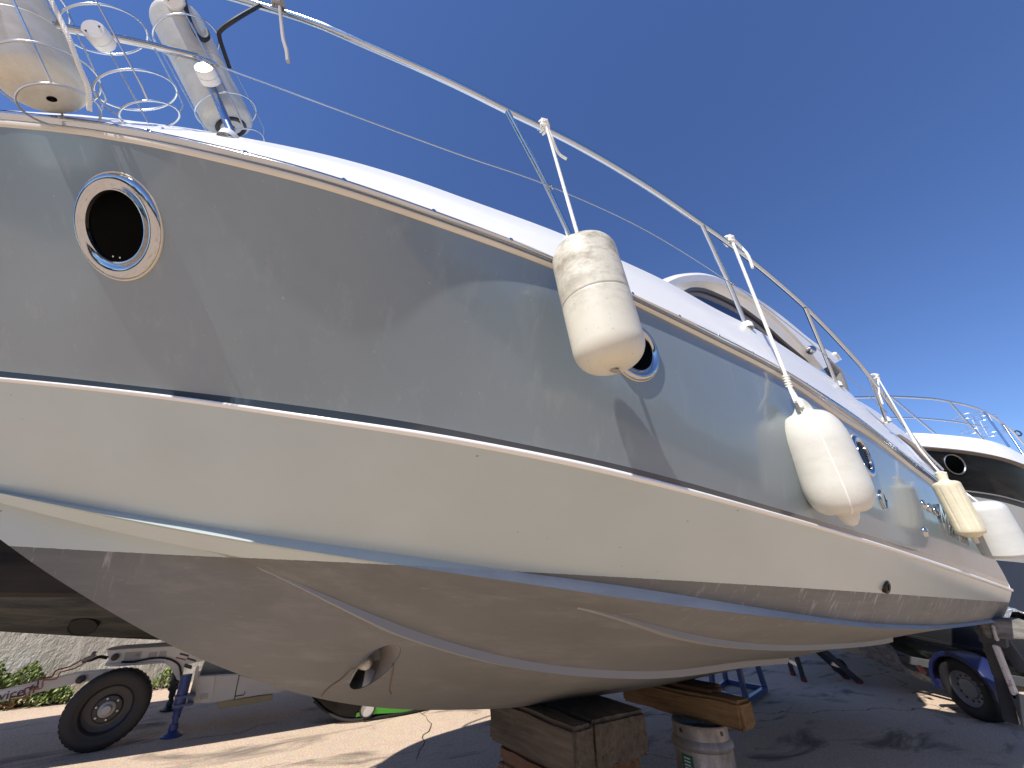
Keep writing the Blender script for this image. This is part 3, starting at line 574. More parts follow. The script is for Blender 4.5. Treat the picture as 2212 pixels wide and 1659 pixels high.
def knot_mb(c, r, rr, axis=(1, .1, -.15)):
    c = Vector(c); ax = Vector(axis).normalized(); e1 = ax.orthogonal().normalized(); e2 = ax.cross(e1); mb = MB()
    pts = [c+ax*(.016*(k/40*3-1.5))+(e1*math.cos(2*math.pi*k/13)+e2*math.sin(2*math.pi*k/13))*rr for k in range(40)]; mb.tube(pts, r, 8)
    f = Vector((0, -rr*.9, 0)); mb.tube(spline([c+f+Vector((-.02, 0, .02)), c+f+Vector((.0, -.012, .008)), c+f+Vector((.02, -.004, -.012)), c+f+Vector((.0, -.010, -.024)), c+f+Vector((-.016, 0, -.01)), c+f+Vector((.004, -.014, .014))], 5), r, 8)
    return mb
def fender(label, a, b, prof, m, seg=64, group=None, rfun=None):
    a = Vector(a); b = Vector(b); ax = (b-a); L = ax.length; ax.normalize()
    root = empty('boat_fender', b, label, 'fender', group)
    MB().lathe(a, ax, [(h*L, r) for h, r in prof], seg, rfun=rfun).build('fender_body', m, root, 50); return root, a, ax, L
def dome(r, L, rt, rb, lug=0): pass
def cyl_prof(R_, L, dome_t=.55, dome_b=.55, hole=.02):
    p = [(0+.0, hole*.6)];
    for k in range(0, 13): a = math.pi/2*k/12; p.append(((R_*dome_t)*(1-math.cos(a))/L, hole+(R_-hole)*math.sin(a)**.82))
    p += [(.3, R_*1.004), (.485, R_*1.006), (.494, R_*1.006), (.4985, R_*.990), (.502, R_*.990), (.5065, R_*1.006), (.515, R_*1.006), (.7, R_*1.004)]
    for k in range(12, -1, -1): a = math.pi/2*k/12; p.append((1-(R_*dome_b)*(1-math.cos(a))/L, hole+(R_-hole)*math.sin(a)**.82))
    p.append((1.0, hole*.6)); return p
Y1 = .605; Rf = .101
pa = at_y(1254, 528, Y1); pb = at_y(1327, 798, Y1); L = float(np.linalg.norm(pb-pa))
F1, a, ax, L = fender('worn cylindrical fender with scuffed dirty top, hanging in front of the second porthole', pa, pb, cyl_prof(Rf, L, .62, .72), m_fender('fender_vinyl_worn', (.67, .64, .52), (.25, .21, .14), .95, float(pa[2])-.17))
MB().lathe(Vector(pb)-ax*.004, ax, [(-.004, .03), (.002, .022), (.002, .0005)], 20).build('drain_recess', mat('fender_grime', (.30, .24, .17), .9), F1)
kn = MB(); c = Vector(pb)+ax*.004; kn.tube(circ(c, (1, 0, 0), (0, .8, .3), .010, n=14), .0048, 7, closed=True); kn.tube([c+Vector((-.014, .0, .006)), c+Vector((.010, -.008, -.004)), c+Vector((.004, .012, .006))], .0045, 7); kn.build('rope_knot', ROPEG, F1)
kt = rail_at(1172, 275); rr_ = MB(); rr_.v, rr_.f, rr_.m = [], [], []
q = rope_mb([kt+Vector((.004, -.02, -.012)), Vector(pa)-ax*.0], .0062, .02); k2 = knot_mb(kt, .0062, .018); q.add(k2.v, k2.f)
tl = MB().tube(spline([kt+Vector((.01, -.02, -.02)), Vector(on_plan(1186, 306, vR))+Vector((.0, -.02, 0)), Vector(on_plan(1206, 330, vR)), Vector(on_plan(1224, 344, vR))], 5), .0062, 8); q.add(tl.v, tl.f); q.build('rope', ROPE, F1)

Y2 = .60; pa = at_y(1736, 893, Y2); pb = at_y(1832, 1112, Y2); L = float(np.linalg.norm(pb-pa)); Rg = .124
prof = [(-.085, .012), (-.075, .024), (-.03, .036), (.0, .05)]+[(.0+.33*(1-math.cos(math.pi/2*k/10)), .045+(Rg-.045)*math.sin(math.pi/2*k/10)**.92) for k in range(1, 11)]+[(.45, Rg), (.62, Rg*1.0)]+[(.99-.27*(1-math.cos(math.pi/2*k/10)), .042+(Rg-.042)*math.sin(math.pi/2*k/10)**.75) for k in range(10, -1, -1)]+[(1.04, .034), (1.09, .018), (1.10, .004)]
F2, a, ax, L = fender('big clean white fender with moulded eyes at both ends, hanging between second and third porthole', pa, pb, prof, m_fender('fender_vinyl_clean', (.67, .66, .58), (.48, .46, .38), .25), 72)
sm = MB(); e_ = Vector((-.88, -.45, -.05)); e_ = (e_-ax*e_.dot(ax)).normalized()
sm.tube([a+ax*(h*L)+e_*(r_-.0015) for h, r_ in prof if 0 <= h <= 1], .0045, 6); sm.build('moulded_seam', ROPE, F2)
lug = MB(); tip = a-ax*.085*L
for sg in (-1, 1): lug.tube(spline([a+ax*.03*L+Vector((.035*sg, -.02, 0)), tip+Vector((.028*sg, -.01, .0)), tip+Vector((.012*sg, -.004, .018)), tip+Vector((.0, 0, .022))], 5), [.02]*16, 8)
lug.build('rope_eye', m_fender('eye_vinyl', (.72, .70, .60), amt=.4), F2)
kt = rail_at(1573, 521); gw = Vector(on_plan(1690, 792, lambda u: vG(u)-.04)); sp = Vector(on_plan(1705, 835, lambda u: .605+0*u))
q = rope_mb(spline([kt+Vector((0, -.02, -.01)), (kt+gw)/2+Vector((.0, -.01, 0)), gw, sp], 6), .0085, .028)
for tgt in ((1719, 868), (1733, 880)): w_ = rope_mb([sp, at_y(tgt[0], tgt[1], Y2-.02)], .0085, .028); q.add(w_.v, w_.f)
for i in range(5):
    c = sp*(1-i/8)+gw*(i/8); u_ = MB().tube(circ(c, (1, .0, .2), (0, 1, .3), .011, n=12), .005, 6, closed=True); q.add(u_.v, u_.f)
k2 = knot_mb(kt, .0085, .02); q.add(k2.v, k2.f); tl = rope_mb(spline([kt+Vector((.01, -.02, .02)), Vector(on_plan(1600, 533, vR)), Vector(on_plan(1609, 556, vR))+Vector((0, -.02, 0)), Vector(on_plan(1619, 583, vR))+Vector((0, -.02, 0))], 6), .0085, .028); q.add(tl.v, tl.f); q.build('rope', ROPE, F2)

Y3 = .52; pa = at_y(2040, 1040, Y3); pb = at_y(2101, 1156, Y3); L = float(np.linalg.norm(pb-pa)); R3 = .073
prof = [(-.20, .014), (-.17, .028), (-.13, .032), (-.04, .026), (-.01, .030)]+[(.0+.07*(1-math.cos(math.pi/2*k/6)), .03+(R3-.03)*math.sin(math.pi/2*k/6)) for k in range(1, 7)]+[(.11, R3), (.12, R3), (.14, R3), (.5, R3), (.88, R3), (.90, R3), (.94, R3*.99), (.965, R3*.95), (.985, R3*.80), (1.03, R3*.45), (1.05, .02), (1.05, .016), (1.14, .015), (1.145, .002)]
ribf = lambda h, a_: 1-.05*(max(0, math.cos(a_*10))**6)*(1 if .13*L < h < .89*L else 0)
F3, a, ax, L = fender('slim ribbed cream fender with a long neck, hanging over the chrome name lettering', pa, pb, prof, m_fender('fender_vinyl_yellowed', (.70, .64, .46), (.5, .42, .25), .3), 120, None, ribf)
kt = rail_at(1888, 815); nk = a-ax*.16*L
q = MB().tube([kt+Vector((0, -.02, 0)), Vector(on_plan(1975, 955, lambda u: .60+0*u)), nk], .0055, 8); k2 = MB().tube([nk+Vector((.03*math.cos(i*.9), .03*math.sin(i*.9), .005*math.sin(i*2))) for i in range(16)], .0055, 7); q.add(k2.v, k2.f)
k2 = knot_mb(kt, .006, .02); q.add(k2.v, k2.f); tl = MB().tube([kt+Vector((0, -.02, -.02)), on_plan(1899, 850, vR), on_plan(1907, 873, vR)], .0055, 8); q.add(tl.v, tl.f); q.build('rope', ROPE, F3)

Y4 = .44; pa = at_y(2112, 1084, Y4); pb = at_y(2180, 1203, Y4); L = float(np.linalg.norm(pb-pa)); R4 = .118
prof = [(-.004, .001), (0, .03)]+[(.16*(1-math.cos(math.pi/2*k/8)), .03+(R4-.03)*math.sin(math.pi/2*k/8)**.8) for k in range(1, 9)]+[(.5, R4), (.93, R4)]+[(1-.07*(1-math.cos(math.pi/2*k/5)), R4-.05+.05*math.sin(math.pi/2*k/5)) for k in range(5, -1, -1)]+[(1.0, .02), (1.0, .002)]
F4, a, ax, L = fender('large smooth white fender, furthest aft, cut off by the right edge of the photo', pa, pb, prof, m_fender('fender_vinyl_grey', (.60, .61, .57), (.42, .42, .40), .25), 64)
q = MB().tube([rail_at(1886, 812)+Vector((0, -.02, 0)), Vector(on_plan(1990, 975, lambda u: .58+0*u)), Vector(on_plan(2040, 1030, lambda u: .55+0*u)), a], .0055, 8); q.build('rope', ROPE, F4)

# ------------------------------------------------------------------ bow fender baskets
WIRE = m_steel('basket_wire', (.62, .65, .68), .25)
def axis_pts(a, b, va, vb_): return Vector(on_plan(*a, lambda u: va+0*u)), Vector(on_plan(*b, lambda u: vb_+0*u))
def basket(label, up, lo, va, vb_, r):
    a, b = axis_pts(up, lo, va, vb_); ax = (b-a).normalized(); e1 = ax.orthogonal().normalized(); e2 = ax.cross(e1)
    root = empty('fender_basket', b, label, 'fender basket', 'wire fender baskets on the bow rail')
    for c in (a, b): MB().tube(circ(c, e1, e2, r, n=48), .0034, 7, closed=True).build('ring', WIRE, root, 60)
    for k in range(4):
        an = R(40+90*k); o = e1*math.cos(an)*r+e2*math.sin(an)*r
        an2 = an+.16; o2 = e1*math.cos(an2)*r+e2*math.sin(an2)*r
        dpt = (b-a)*.42
        MB().tube([a-ax*.01+o, b+o*1.0, b+dpt*.6+o*.97, b+dpt+o*.75], .0030, 6).build('upright', WIRE, root, 60)
    MB().tube(circ(b+(b-a)*.42, e1, e2, r*.75, n=36), .0030, 7, closed=True).build('bottom_ring', WIRE, root, 60)
    return root, a, b, ax
basket('wire fender basket at the left edge of the photo, holding a dirty fender', (26, 5), (100, 165), 1.26, 1.30, .118)
basket('empty wire fender basket between the two filled ones', (227, 67), (297, 197), 1.24, 1.30, .112)
basket('wire fender basket beside the bluish stanchion, holding the fender with a black end', (405, 85), (490, 243), 1.30, 1.36, .108)
a, b = axis_pts((-30, -60), (112, 214), 1.26, 1.33); L = (b-a).length
FA, a, ax, L = fender('grimy white fender in the leftmost bow basket', a, b, cyl_prof(.104, L, .6, .6), m_fender('fender_bow_dirty', (.70, .69, .62), (.50, .45, .34), .5), 64, 'fenders stowed in bow baskets')
q = rope_mb(spline([on_plan(100, -20, lambda u: 1.2+0*u), on_plan(132, 45, lambda u: 1.19+0*u), on_plan(150, 85, lambda u: 1.18+0*u), on_plan(170, 140, lambda u: 1.2+0*u), on_plan(190, 190, lambda u: 1.22+0*u), on_plan(193, 238, lambda u: 1.25+0*u)], 6), .0065, .02); q.build('rope', ROPE, FA)
a, b = axis_pts((372, 25), (500, 276), 1.31, 1.38); L = (b-a).length
FB, a, ax, L = fender('smooth grey-white fender with a black end, in the bow basket by the stanchion', a, b, cyl_prof(.088, L, .6, .35), m_fender('fender_bow_grey', (.62, .62, .58), (.42, .40, .34), .4), 64, 'fenders stowed in bow baskets')
MB().lathe(b-ax*.028, ax, [(.0262, .056), (.032, .054), (.034, .046), (.030, .040), (.010, .036), (.010, .001)], 40).build('black_end', BLACKP, FB)
q = MB().tube(spline([on_plan(396, -10, lambda u: 1.24+0*u), on_plan(405, 30, lambda u: 1.22+0*u), on_plan(422, 70, lambda u: 1.22+0*u), on_plan(438, 86, lambda u: 1.22+0*u), on_plan(449, 80, lambda u: 1.23+0*u), on_plan(446, 66, lambda u: 1.24+0*u)], 6), .008, 8); q.build('rope', ROPEB, FB)
q = MB().tube(spline([rail_at(560, 12), on_plan(515, 38, lambda u: 1.15+0*u), on_plan(478, 64, lambda u: 1.2+0*u), on_plan(474, 80, lambda u: 1.22+0*u), on_plan(484, 112, lambda u: 1.25+0*u), on_plan(496, 146, lambda u: 1.3+0*u)], 6), .0075, 8)
tag(q.build('mooring_line', ROPEB, origin=rail_at(560, 12)), 'thin black line looping from the top rail down to the basket beside the stanchion', 'rope')
kt = rail_at(602, 14); q = knot_mb(kt, .007, .018, (1, .1, -.3)); t_ = MB().tube(spline([kt+Vector((0, -.02, 0)), Vector(on_plan(608, 50, vR)), Vector(on_plan(612, 85, vR)), Vector(on_plan(619, 110, vR)), Vector(on_plan(622, 133, vR))], 6), .007, 8); q.add(t_.v, t_.f)
tag(q.build('rope_end', ROPEG, origin=kt), 'short grey rope end knotted round the top rail, dangling against the sky', 'rope')

# ------------------------------------------------------------------ props under the keel
WOOD = m_wood('old_timber', (.11, .085, .06), (.20, .16, .115)); WOOD2 = m_wood('brown_timber', (.26, .15, .065), (.40, .25, .12)); WOOD3 = m_wood('red_brown_timber', (.17, .09, .05), (.27, .15, .085))
def beam(name, x0, x1, y0, y1, z0, z1, m, label, group=None, yaw=0, bev=.018, seed=0):
    rnd = random.Random(seed); bm = bmesh.new(); bmesh.ops.create_cube(bm, size=1)
    for v in bm.verts: v.co = Vector((v.co.x*(x1-x0), v.co.y*(y1-y0), v.co.z*(z1-z0)))
    bmesh.ops.bevel(bm, geom=list(bm.edges), offset=bev, segments=2, affect='EDGES'); bmesh.ops.subdivide_edges(bm, edges=[e for e in bm.edges if e.calc_length() > .09], cuts=7, use_grid_fill=True)
    for v in bm.verts: v.co += Vector([(rnd.random()-.5)*.006 for _ in range(3)]); v.co.z += .004*math.sin(v.co.y*9+seed); v.co.x += .004*math.sin(v.co.y*7+seed*2)
    bm.verts.index_update(); c = Vector(((x0+x1)/2, (y0+y1)/2, (z0+z1)/2)); Rz = Matrix.Rotation(yaw, 3, 'Z')
    vs = [Rz @ v.co+c for v in bm.verts]; fs = [[v.index for v in f.verts] for f in bm.faces]; bm.free()
    return tag(mesh_obj(name, vs, fs, m, origin=(c.x, c.y, z0), smooth_angle=50), label, 'timber', group)
KZ = lambda u: float(Z['K'](u))
beam('timber_block', 1.665, 1.812, 1.895, 2.66, .455, KZ(1.75)-.012, WOOD, 'narrow dark old timber under the keel, on the side nearer the bow', 'old timbers under the keel', R(2), seed=1)
beam('timber_block', 1.868, 2.295, 1.945, 2.68, .45, KZ(2.05)-.012, WOOD, 'wide cracked old timber under the keel, right beside the narrow dark one', 'old timbers under the keel', R(-2), seed=2)
beam('timber_block', 1.70, 2.30, 2.02, 2.62, .36, .448, WOOD3, 'thick reddish board lying flat on the rusty stand, below the old timbers', None, R(1), seed=3)
st = empty('keel_stand', (2.0, 2.3, 0), 'low rusty and blue steel stand carrying the old timbers', 'stand')
RUSTY = m_paint('rusty_steel', (.20, .12, .075), .75, .8, scale=14, chips=.48); ORUST = m_paint('orange_rust', (.30, .13, .06), .8, .7, scale=12, chips=.5); BLUEP = m_paint('blue_paint', (.055, .10, .26), .5, .6, scale=16, chips=.60)
for (x, y, m) in ((1.73, 2.60, RUSTY), (1.74, 2.07, ORUST), (2.27, 2.07, BLUEP), (2.27, 2.60, BLUEP)): MB().box((x, y, .175), (.055, .055, .35), None, .005).build('leg', m, st)
for a, b in (((1.76, 2.07, .33), (2.24, 2.07, .33)), ((1.76, 2.60, .33), (2.24, 2.60, .33)), ((1.73, 2.10, .33), (1.73, 2.57, .33)), ((2.27, 2.10, .33), (2.27, 2.57, .33)), ((1.76, 2.60, .06), (2.24, 2.60, .06))):
    MB().bar(a, b, .05, .05, .004).build('cross_bar', RUSTY, st)
beam('timber_block', 3.015, 3.195, 1.80, 2.78, .46, .615, WOOD2, 'fresh brown timber beam lying across the top of the steel keg', None, R(1.5), seed=5)
beam('timber_block', 3.09, 3.24, 2.02, 2.72, .617, .640, WOOD3, 'thin board on the brown beam, just beneath the keel', None, R(-1), .004, seed=6)
beam('timber_block', 3.20, 3.38, 2.12, 2.80, .58, .632, WOOD, 'dark wedge of timber behind the brown beam, against the keel', None, R(3), .006, seed=7)
KEG = m_steel('dull_keg_steel', (.46, .42, .37), .45, .25); n_ = NT(KEG)
dirt = n_.ramp(n_.noise(5, 7, .75, n_.mapping((1, 1, .7))), [(.38, (0, 0, 0)), (.60, (1, 1, 1))]); n_.col(n_.mix(n_.math('MULTIPLY', dirt, .8), (.50, .46, .41), (.20, .155, .11))); n_.l(n_.math('SUBTRACT', 1.0, n_.math('MULTIPLY', dirt, .75)), n_.b.inputs['Metallic'])
keg = empty('beer_keg', (3.06, 2.14, 0), 'dented steel keg with a green sticker, standing on end under the keel', 'keg')
kp = [(0, .165), (.004, .172), (.012, .172), (.05, .176), (.10, .180), (.118, .196), (.132, .198), (.148, .190), (.162, .186), (.19, .187), (.235, .187), (.245, .189), (.255, .187), (.30, .187), (.325, .188), (.338, .197), (.352, .199), (.368, .192), (.382, .180), (.40, .179), (.44, .178), (.452, .181), (.458, .178), (.458, .168), (.44, .166), (.40, .165), (.385, .14), (.39, .001)]
MB().lathe((3.06, 2.14, 0), (0, 0, 1), kp, 72).build('keg_body', KEG, keg, 30)
def on_cyl(c, r, a0, a1, z0, z1, n=8, push=.0015): return [[(c[0]+(r+push)*math.cos(R(a0+(a1-a0)*i/n)), c[1]+(r+push)*math.sin(R(a0+(a1-a0)*i/n)), z) for i in range(n+1)] for z in (z0, z1)]
MB().grid(on_cyl((3.06, 2.14), .187, 166, 192, .215, .305), flip=False).build('sticker', mat('sticker_green', (.02, .14, .05), .5), keg)
for k in range(4): MB().grid(on_cyl((3.06, 2.14), .187, 172, 186, .232+.017*k, .240+.017*k, push=.003)).build('sticker_lines', mat('sticker_white', (.6, .62, .58), .6), keg)
for a_ in (172, 262, 352, 82):
    cc = Vector((3.06+.1795*math.cos(R(a_)), 2.14+.1795*math.sin(R(a_)), .423)); MB().lathe(cc, (math.cos(R(a_)), math.sin(R(a_)), 0), [(0, .013), (.001, .013), (.0012, .001)], 16).build('handle_hole', BLACKP, keg)

# blue trestle and the far ladders, seen under the hull
BL = m_paint('trestle_blue', (.07, .12, .26), .5, .35, (.05, .05, .06), 11, .58)
tr_ = empty('steel_trestle', (6.2, 3.65, 0), 'blue square-tube steel trestle standing under the hull', 'trestle')
C4 = [at_z(1615, 1523), at_z(1655, 1495), at_z(1570, 1478), at_z(1542, 1500)]; cen = sum(C4)/4
for p in C4:
    q = Vector(cen)+(Vector(p)-Vector(cen))*.72; MB().bar(Vector(p)+Vector((0, 0, .03)), (q.x, q.y, .92), .055, .055, .004, up=(1, 0, 0)).build('leg', BL, tr_)
for i in range(4): MB().bar(Vector(C4[i])+Vector((0, 0, .035)), Vector(C4[(i+1) % 4])+Vector((0, 0, .035)), .055, .06, .004).build('base_bar', BL, tr_)
for i in range(4):
    a, b = [Vector(cen)+(Vector(C4[j])-Vector(cen))*.72 for j in (i, (i+1) % 4)]; MB().bar((a.x, a.y, .93), (b.x, b.y, .93), .06, .06, .004).build('top_bar', BL, tr_)
DK = mat('ladder_dark', (.035, .045, .065), .45); REDC = m_paint('red_foot', (.22, .05, .04), .7)
def ladder(label, p1, p2, top1, top2, group):
    r_ = empty('step_stand', (Vector(p1)+Vector(p2))/2, label, 'step stand', group)
    for p, t_ in ((p1, top1), (p2, top2)):
        l_ = MB().bar(p, t_, .045, .075, .005).build('rail', DK, r_); d_ = (Vector(t_)-Vector(p)).normalized(); MB().bar(Vector(p)-d_*.005, Vector(p)+d_*.07, .056, .086, .01).build('foot', REDC, l_)
    for f in (.18, .45, .72): MB().bar(Vector(p1)*(1-f)+Vector(top1)*f, Vector(p2)*(1-f)+Vector(top2)*f, .03, .05, .004).build('rung', m_steel('alu_rung', (.5, .5, .5), .4), r_)
a, b = Vector(at_z(1714, 1459)), Vector(at_z(1738, 1473)); ladder('dark step stand with red feet and one pale rung, further from the trailer', a, b, a+Vector((-.0, .05, 1.1)), b+Vector((0, .05, 1.1)), 'dark step stands with red feet')
a, b = Vector(at_z(1833, 1467)), Vector(at_z(1861, 1477)); ladder('leaning dark step stand with red feet, beside the plastic wrapped watercraft', a, b, a+Vector((-.62, .75, 1.1)), b+Vector((-.62, .75, 1.1)), 'dark step stands with red feet')
wl = empty('jockey_wheel', at_z(1846, 1470), 'small black jockey wheel behind the leaning step stand', 'wheel'); c = Vector(at_z(1846, 1468))+Vector((.3, .25, .11)); MB().lathe(c-Vector((.03, 0, 0)), (1, .6, 0), [(0, .05), (0, .09), (.012, .108), (.045, .108), (.058, .09), (.058, .05)], 28).build('tyre', RUB, wl); MB().lathe(c-Vector((.033, 0, 0)), (1, .6, 0), [(.0, .001), (.0, .05), (.06, .05), (.06, .001)], 20).build('hub', PLW, wl)

# ------------------------------------------------------------------ wall and shrubs beyond
mw = mat('plaster_wall', (.58, .54, .46), .95, spec=.2); n_ = NT(mw); ns = n_.noise(2.2, 6, .65, n_.mapping((1, 1, .35), (0, R(35), 0))); n_.col(n_.ramp(ns, [(.3, (.46, .42, .35)), (.5, (.60, .56, .48)), (.72, (.74, .71, .64))])); n_.bump(n_.noise(3.5, 7, .7, n_.mapping((1, 1, .5), (0, R(30), 0))), .9, .12)
wb = MB(); wb.grid([[(x, 8.55+.045*(x+2)+.03*math.sin(x*1.3)+dy, z) for x in np.linspace(-16, 20, 60)] for z, dy in ((-.02, 0), (.6, .02), (1.2, .05), (1.9, .08), (1.95, .12), (1.95, .45))], flip=False); tag(wb.build('plaster_wall', mw, origin=(2, 8.7, 0)), 'long rough pale plaster wall bounding the yard behind the boats', 'wall')
LEAFS = []
for i, c_ in enumerate(((.15, .22, .04), (.30, .36, .13), (.06, .10, .02))):
    m = mat('leaf_%d' % i, c_, .55); LEAFS.append(m)
def shrub(label, x0, x1, y0, h, n, dens_seed, group='low shrubs along the foot of the wall'):
    rnd = random.Random(dens_seed); root = empty('shrub', ((x0+x1)/2, y0, 0), label, 'shrub', group); mb = MB(); stm = MB()
    for k in range(n):
        x = x0+(x1-x0)*rnd.random(); e = 1-abs((x-(x0+x1)/2)/((x1-x0)/2))**3; hh = h*max(.25, e)*(.75+.35*math.sin(x*9)**2); z = .02+hh*rnd.random()**.7; y = y0+(rnd.random()-.5)*.34*(1.1-z/h*.5)
        s_ = .014+.02*rnd.random(); d = Vector((rnd.gauss(0, 1), rnd.gauss(0, 1)-.4, rnd.gauss(.3, .7))).normalized(); e1 = d.orthogonal().normalized(); e2 = d.cross(e1); c = Vector((x, y, z))
        mb.add([c-e1*s_, c-e1*.2*s_+e2*.5*s_+d*.1*s_, c+e1*s_, c-e1*.2*s_-e2*.5*s_+d*.1*s_], [(0, 1, 2, 3)], rnd.choice((0, 0, 1, 1, 2)))
        if k % 14 == 0: stm.tube([(x, y0, 0), (x*.7+c.x*.3, y, z*.5), c], [.006, .004, .002], 5)
    mb.build('foliage', LEAFS[0], root, None, mats=LEAFS[1:]); stm.build('stems', m_wood('stem', (.12, .09, .05), (.2, .16, .1)), root)
shrub('leafy green shrub row against the wall, behind the white tow bar', -2.8, -1.12, 8.2, .42, 5200, 3)
shrub('small straggly weed clump against the wall, under the white boom', -.36, -.0, 8.45, .22, 420, 5)

# ------------------------------------------------------------------ trailer mounted lift at the left
WP_ = m_paint('white_machine_paint', (.66, .65, .62), .45, .75, scale=13, chips=.66); JB = m_paint('jack_blue', (.045, .075, .22), .45, .5, (.3, .28, .24), 15, .64)
lift = empty('towable_lift', (-.2, 5.9, 0), 'white towable boom lift with a big black wheel and blue outrigger jack', 'trailer lift')
YL = 6.02
def poly(px, Y, th, name, m, parent, bev=.006):
    P = [at_y(x, y, Y) for x, y in px]; bm = bmesh.new(); vs = [bm.verts.new(p) for p in P]; f = bm.faces.new(vs); r_ = bmesh.ops.extrude_face_region(bm, geom=[f])
    for v in r_['geom']:
        if isinstance(v, bmesh.types.BMVert): v.co.y += th
    bmesh.ops.recalc_face_normals(bm, faces=bm.faces[:]); bmesh.ops.bevel(bm, geom=list(bm.edges), offset=bev, segments=2, affect='EDGES', clamp_overlap=True)
    bm.verts.index_update(); o = mesh_obj(name, [v.co.copy() for v in bm.verts], [[v.index for v in q.verts] for q in bm.faces], m, parent, 30); bm.free(); return o
poly([(-170, 1528), (0, 1492), (167, 1453), (228, 1447), (300, 1446), (300, 1462), (228, 1466), (160, 1477), (0, 1516), (-170, 1556)], YL+.02, .09, 'tow_bar', WP_, lift)
boom = poly([(231, 1405), (300, 1399), (366, 1395), (450, 1398), (450, 1425), (398, 1437), (392, 1470), (383, 1470), (377, 1458), (366, 1440), (352, 1431), (224, 1437), (234, 1426)], YL-.03, .16, 'boom', WP_, lift)
poly([(228, 1404), (262, 1398), (366, 1391), (450, 1392), (450, 1397), (366, 1396), (262, 1402)], YL-.045, .20, 'boom_cap', mat('boom_cap_grey', (.10, .115, .12), .5), boom, .003)
poly([(224, 1438), (234, 1434), (352, 1430), (354, 1433), (262, 1439), (240, 1440)], YL-.05, .2, 'boom_flange', WP_, boom, .002)
STK = mat('sticker_grey', (.40, .39, .37), .6); TXT = mat('sticker_ink', (.06, .055, .06), .6); STR = mat('sticker_red', (.30, .07, .06), .6); STW = mat('sticker_pale', (.66, .64, .60), .6)
def stick(px, m, name, d=.0335): return poly(px, YL-d, .002, name, m, boom, .0003)
stick([(271, 1409), (307, 1407), (302, 1427), (266, 1429)], STK, 'data_plate'); stick([(322, 1410), (340, 1408), (338, 1419), (319, 1421)], STK, 'data_plate'); stick([(346, 1407), (360, 1406), (359, 1419), (342, 1420)], STK, 'data_plate')
for (px, m) in (([(389, 1410), (408, 1415), (407, 1419), (388, 1414)], TXT), ([(380, 1419), (402, 1424), (401, 1427), (379, 1422)], STR), ([(404, 1420), (424, 1426), (423, 1430), (403, 1424)], TXT), ([(400, 1433), (416, 1438), (413, 1446), (397, 1441)], TXT)): stick(px, STW, 'warning_label', .0335) if False else stick(px, m, 'warning_label', .034)
def text_obj(body, size, loc, rx, m, parent, name, ext=.001, shear=0):
    cu = bpy.data.curves.new(name, 'FONT'); cu.body = body; cu.size = size; cu.extrude = ext; cu.shear = shear
    tmp = bpy.data.objects.new(name, cu); sc.collection.objects.link(tmp); bpy.context.view_layer.update()
    me = bpy.data.meshes.new_from_object(tmp.evaluated_get(bpy.context.evaluated_depsgraph_get())); sc.collection.objects.unlink(tmp); bpy.data.objects.remove(tmp)
    me.transform(Matrix.Translation(loc) @ rx); me.materials.clear(); me.materials.append(m); return link(bpy.data.objects.new(name, me), parent)
XZ = Matrix.Rotation(R(90), 4, 'X')
p0, p1 = at_y(-54, 1526, YL+.014), at_y(98, 1491, YL+.014); ang = -math.atan2(p1[2]-p0[2], p1[0]-p0[0])
text_obj('service.fr', .095, Vector(p0), Matrix.Rotation(ang, 4, 'Y') @ XZ, TXT, lift, 'tow_bar_lettering')
text_obj('CE', .026, Vector(at_y(292, 1417, YL-.0365)), XZ, TXT, boom, 'ce_mark')
MB().lathe(at_y(249, 1419, YL-.03), (0, -1, 0), [(0, .028), (.02, .03), (.03, .026), (.034, .001)], 24).build('socket', BLACKP, boom)
MB().lathe(at_y(175, 1467, YL+.02), (0, -1, 0), [(0, .03), (.02, .034), (.04, .030), (.045, .001)], 20).build('clamp_knob', BLACKP, lift)
MB().tube(spline([at_y(262, 1430, YL-.04), at_y(290, 1429, YL-.045), at_y(330, 1422, YL-.045), at_y(362, 1423, YL-.045), at_y(384, 1434, YL-.045), at_y(390, 1450, YL-.045), at_y(391, 1466, YL-.045)], 6), .008, 8).build('cable', BLACKP, lift)
MB().tube(spline([at_y(232, 1421, YL-.02), at_y(215, 1419, YL-.04), at_y(196, 1426, YL-.05), at_y(178, 1428, YL-.05)], 5), .014, 8).build('cable', BLACKP, lift)
MB().box(at_y(193, 1421, YL-.05), (.09, .05, .035), Matrix.Rotation(R(-25), 3, 'Y'), .01).build('plug', m_paint('plug_grey', (.16, .16, .17)), lift); MB().box(at_y(203, 1411, YL-.05), (.035, .03, .03), Matrix.Rotation(R(-30), 3, 'Y'), .008).build('plug_lid', m_paint('plug_brown', (.07, .05, .04)), lift)
for col_, off in (((.16, .025, .025), 0), ((.30, .13, .04), 6)):
    pts = [(178, 1425), (150, 1440), (122, 1448), (113, 1461), (100, 1464), (84, 1466), (80, 1482), (56, 1487), (50, 1502), (24, 1506), (17, 1524), (0, 1521), (-20, 1528)]
    MB().tube(spline([at_y(x+off*1.6, y+off*.7, YL-.06-.01*off/6) for x, y in pts], 5), .006, 7).build('coiled_cable', mat('cable_col', col_, .5), lift)
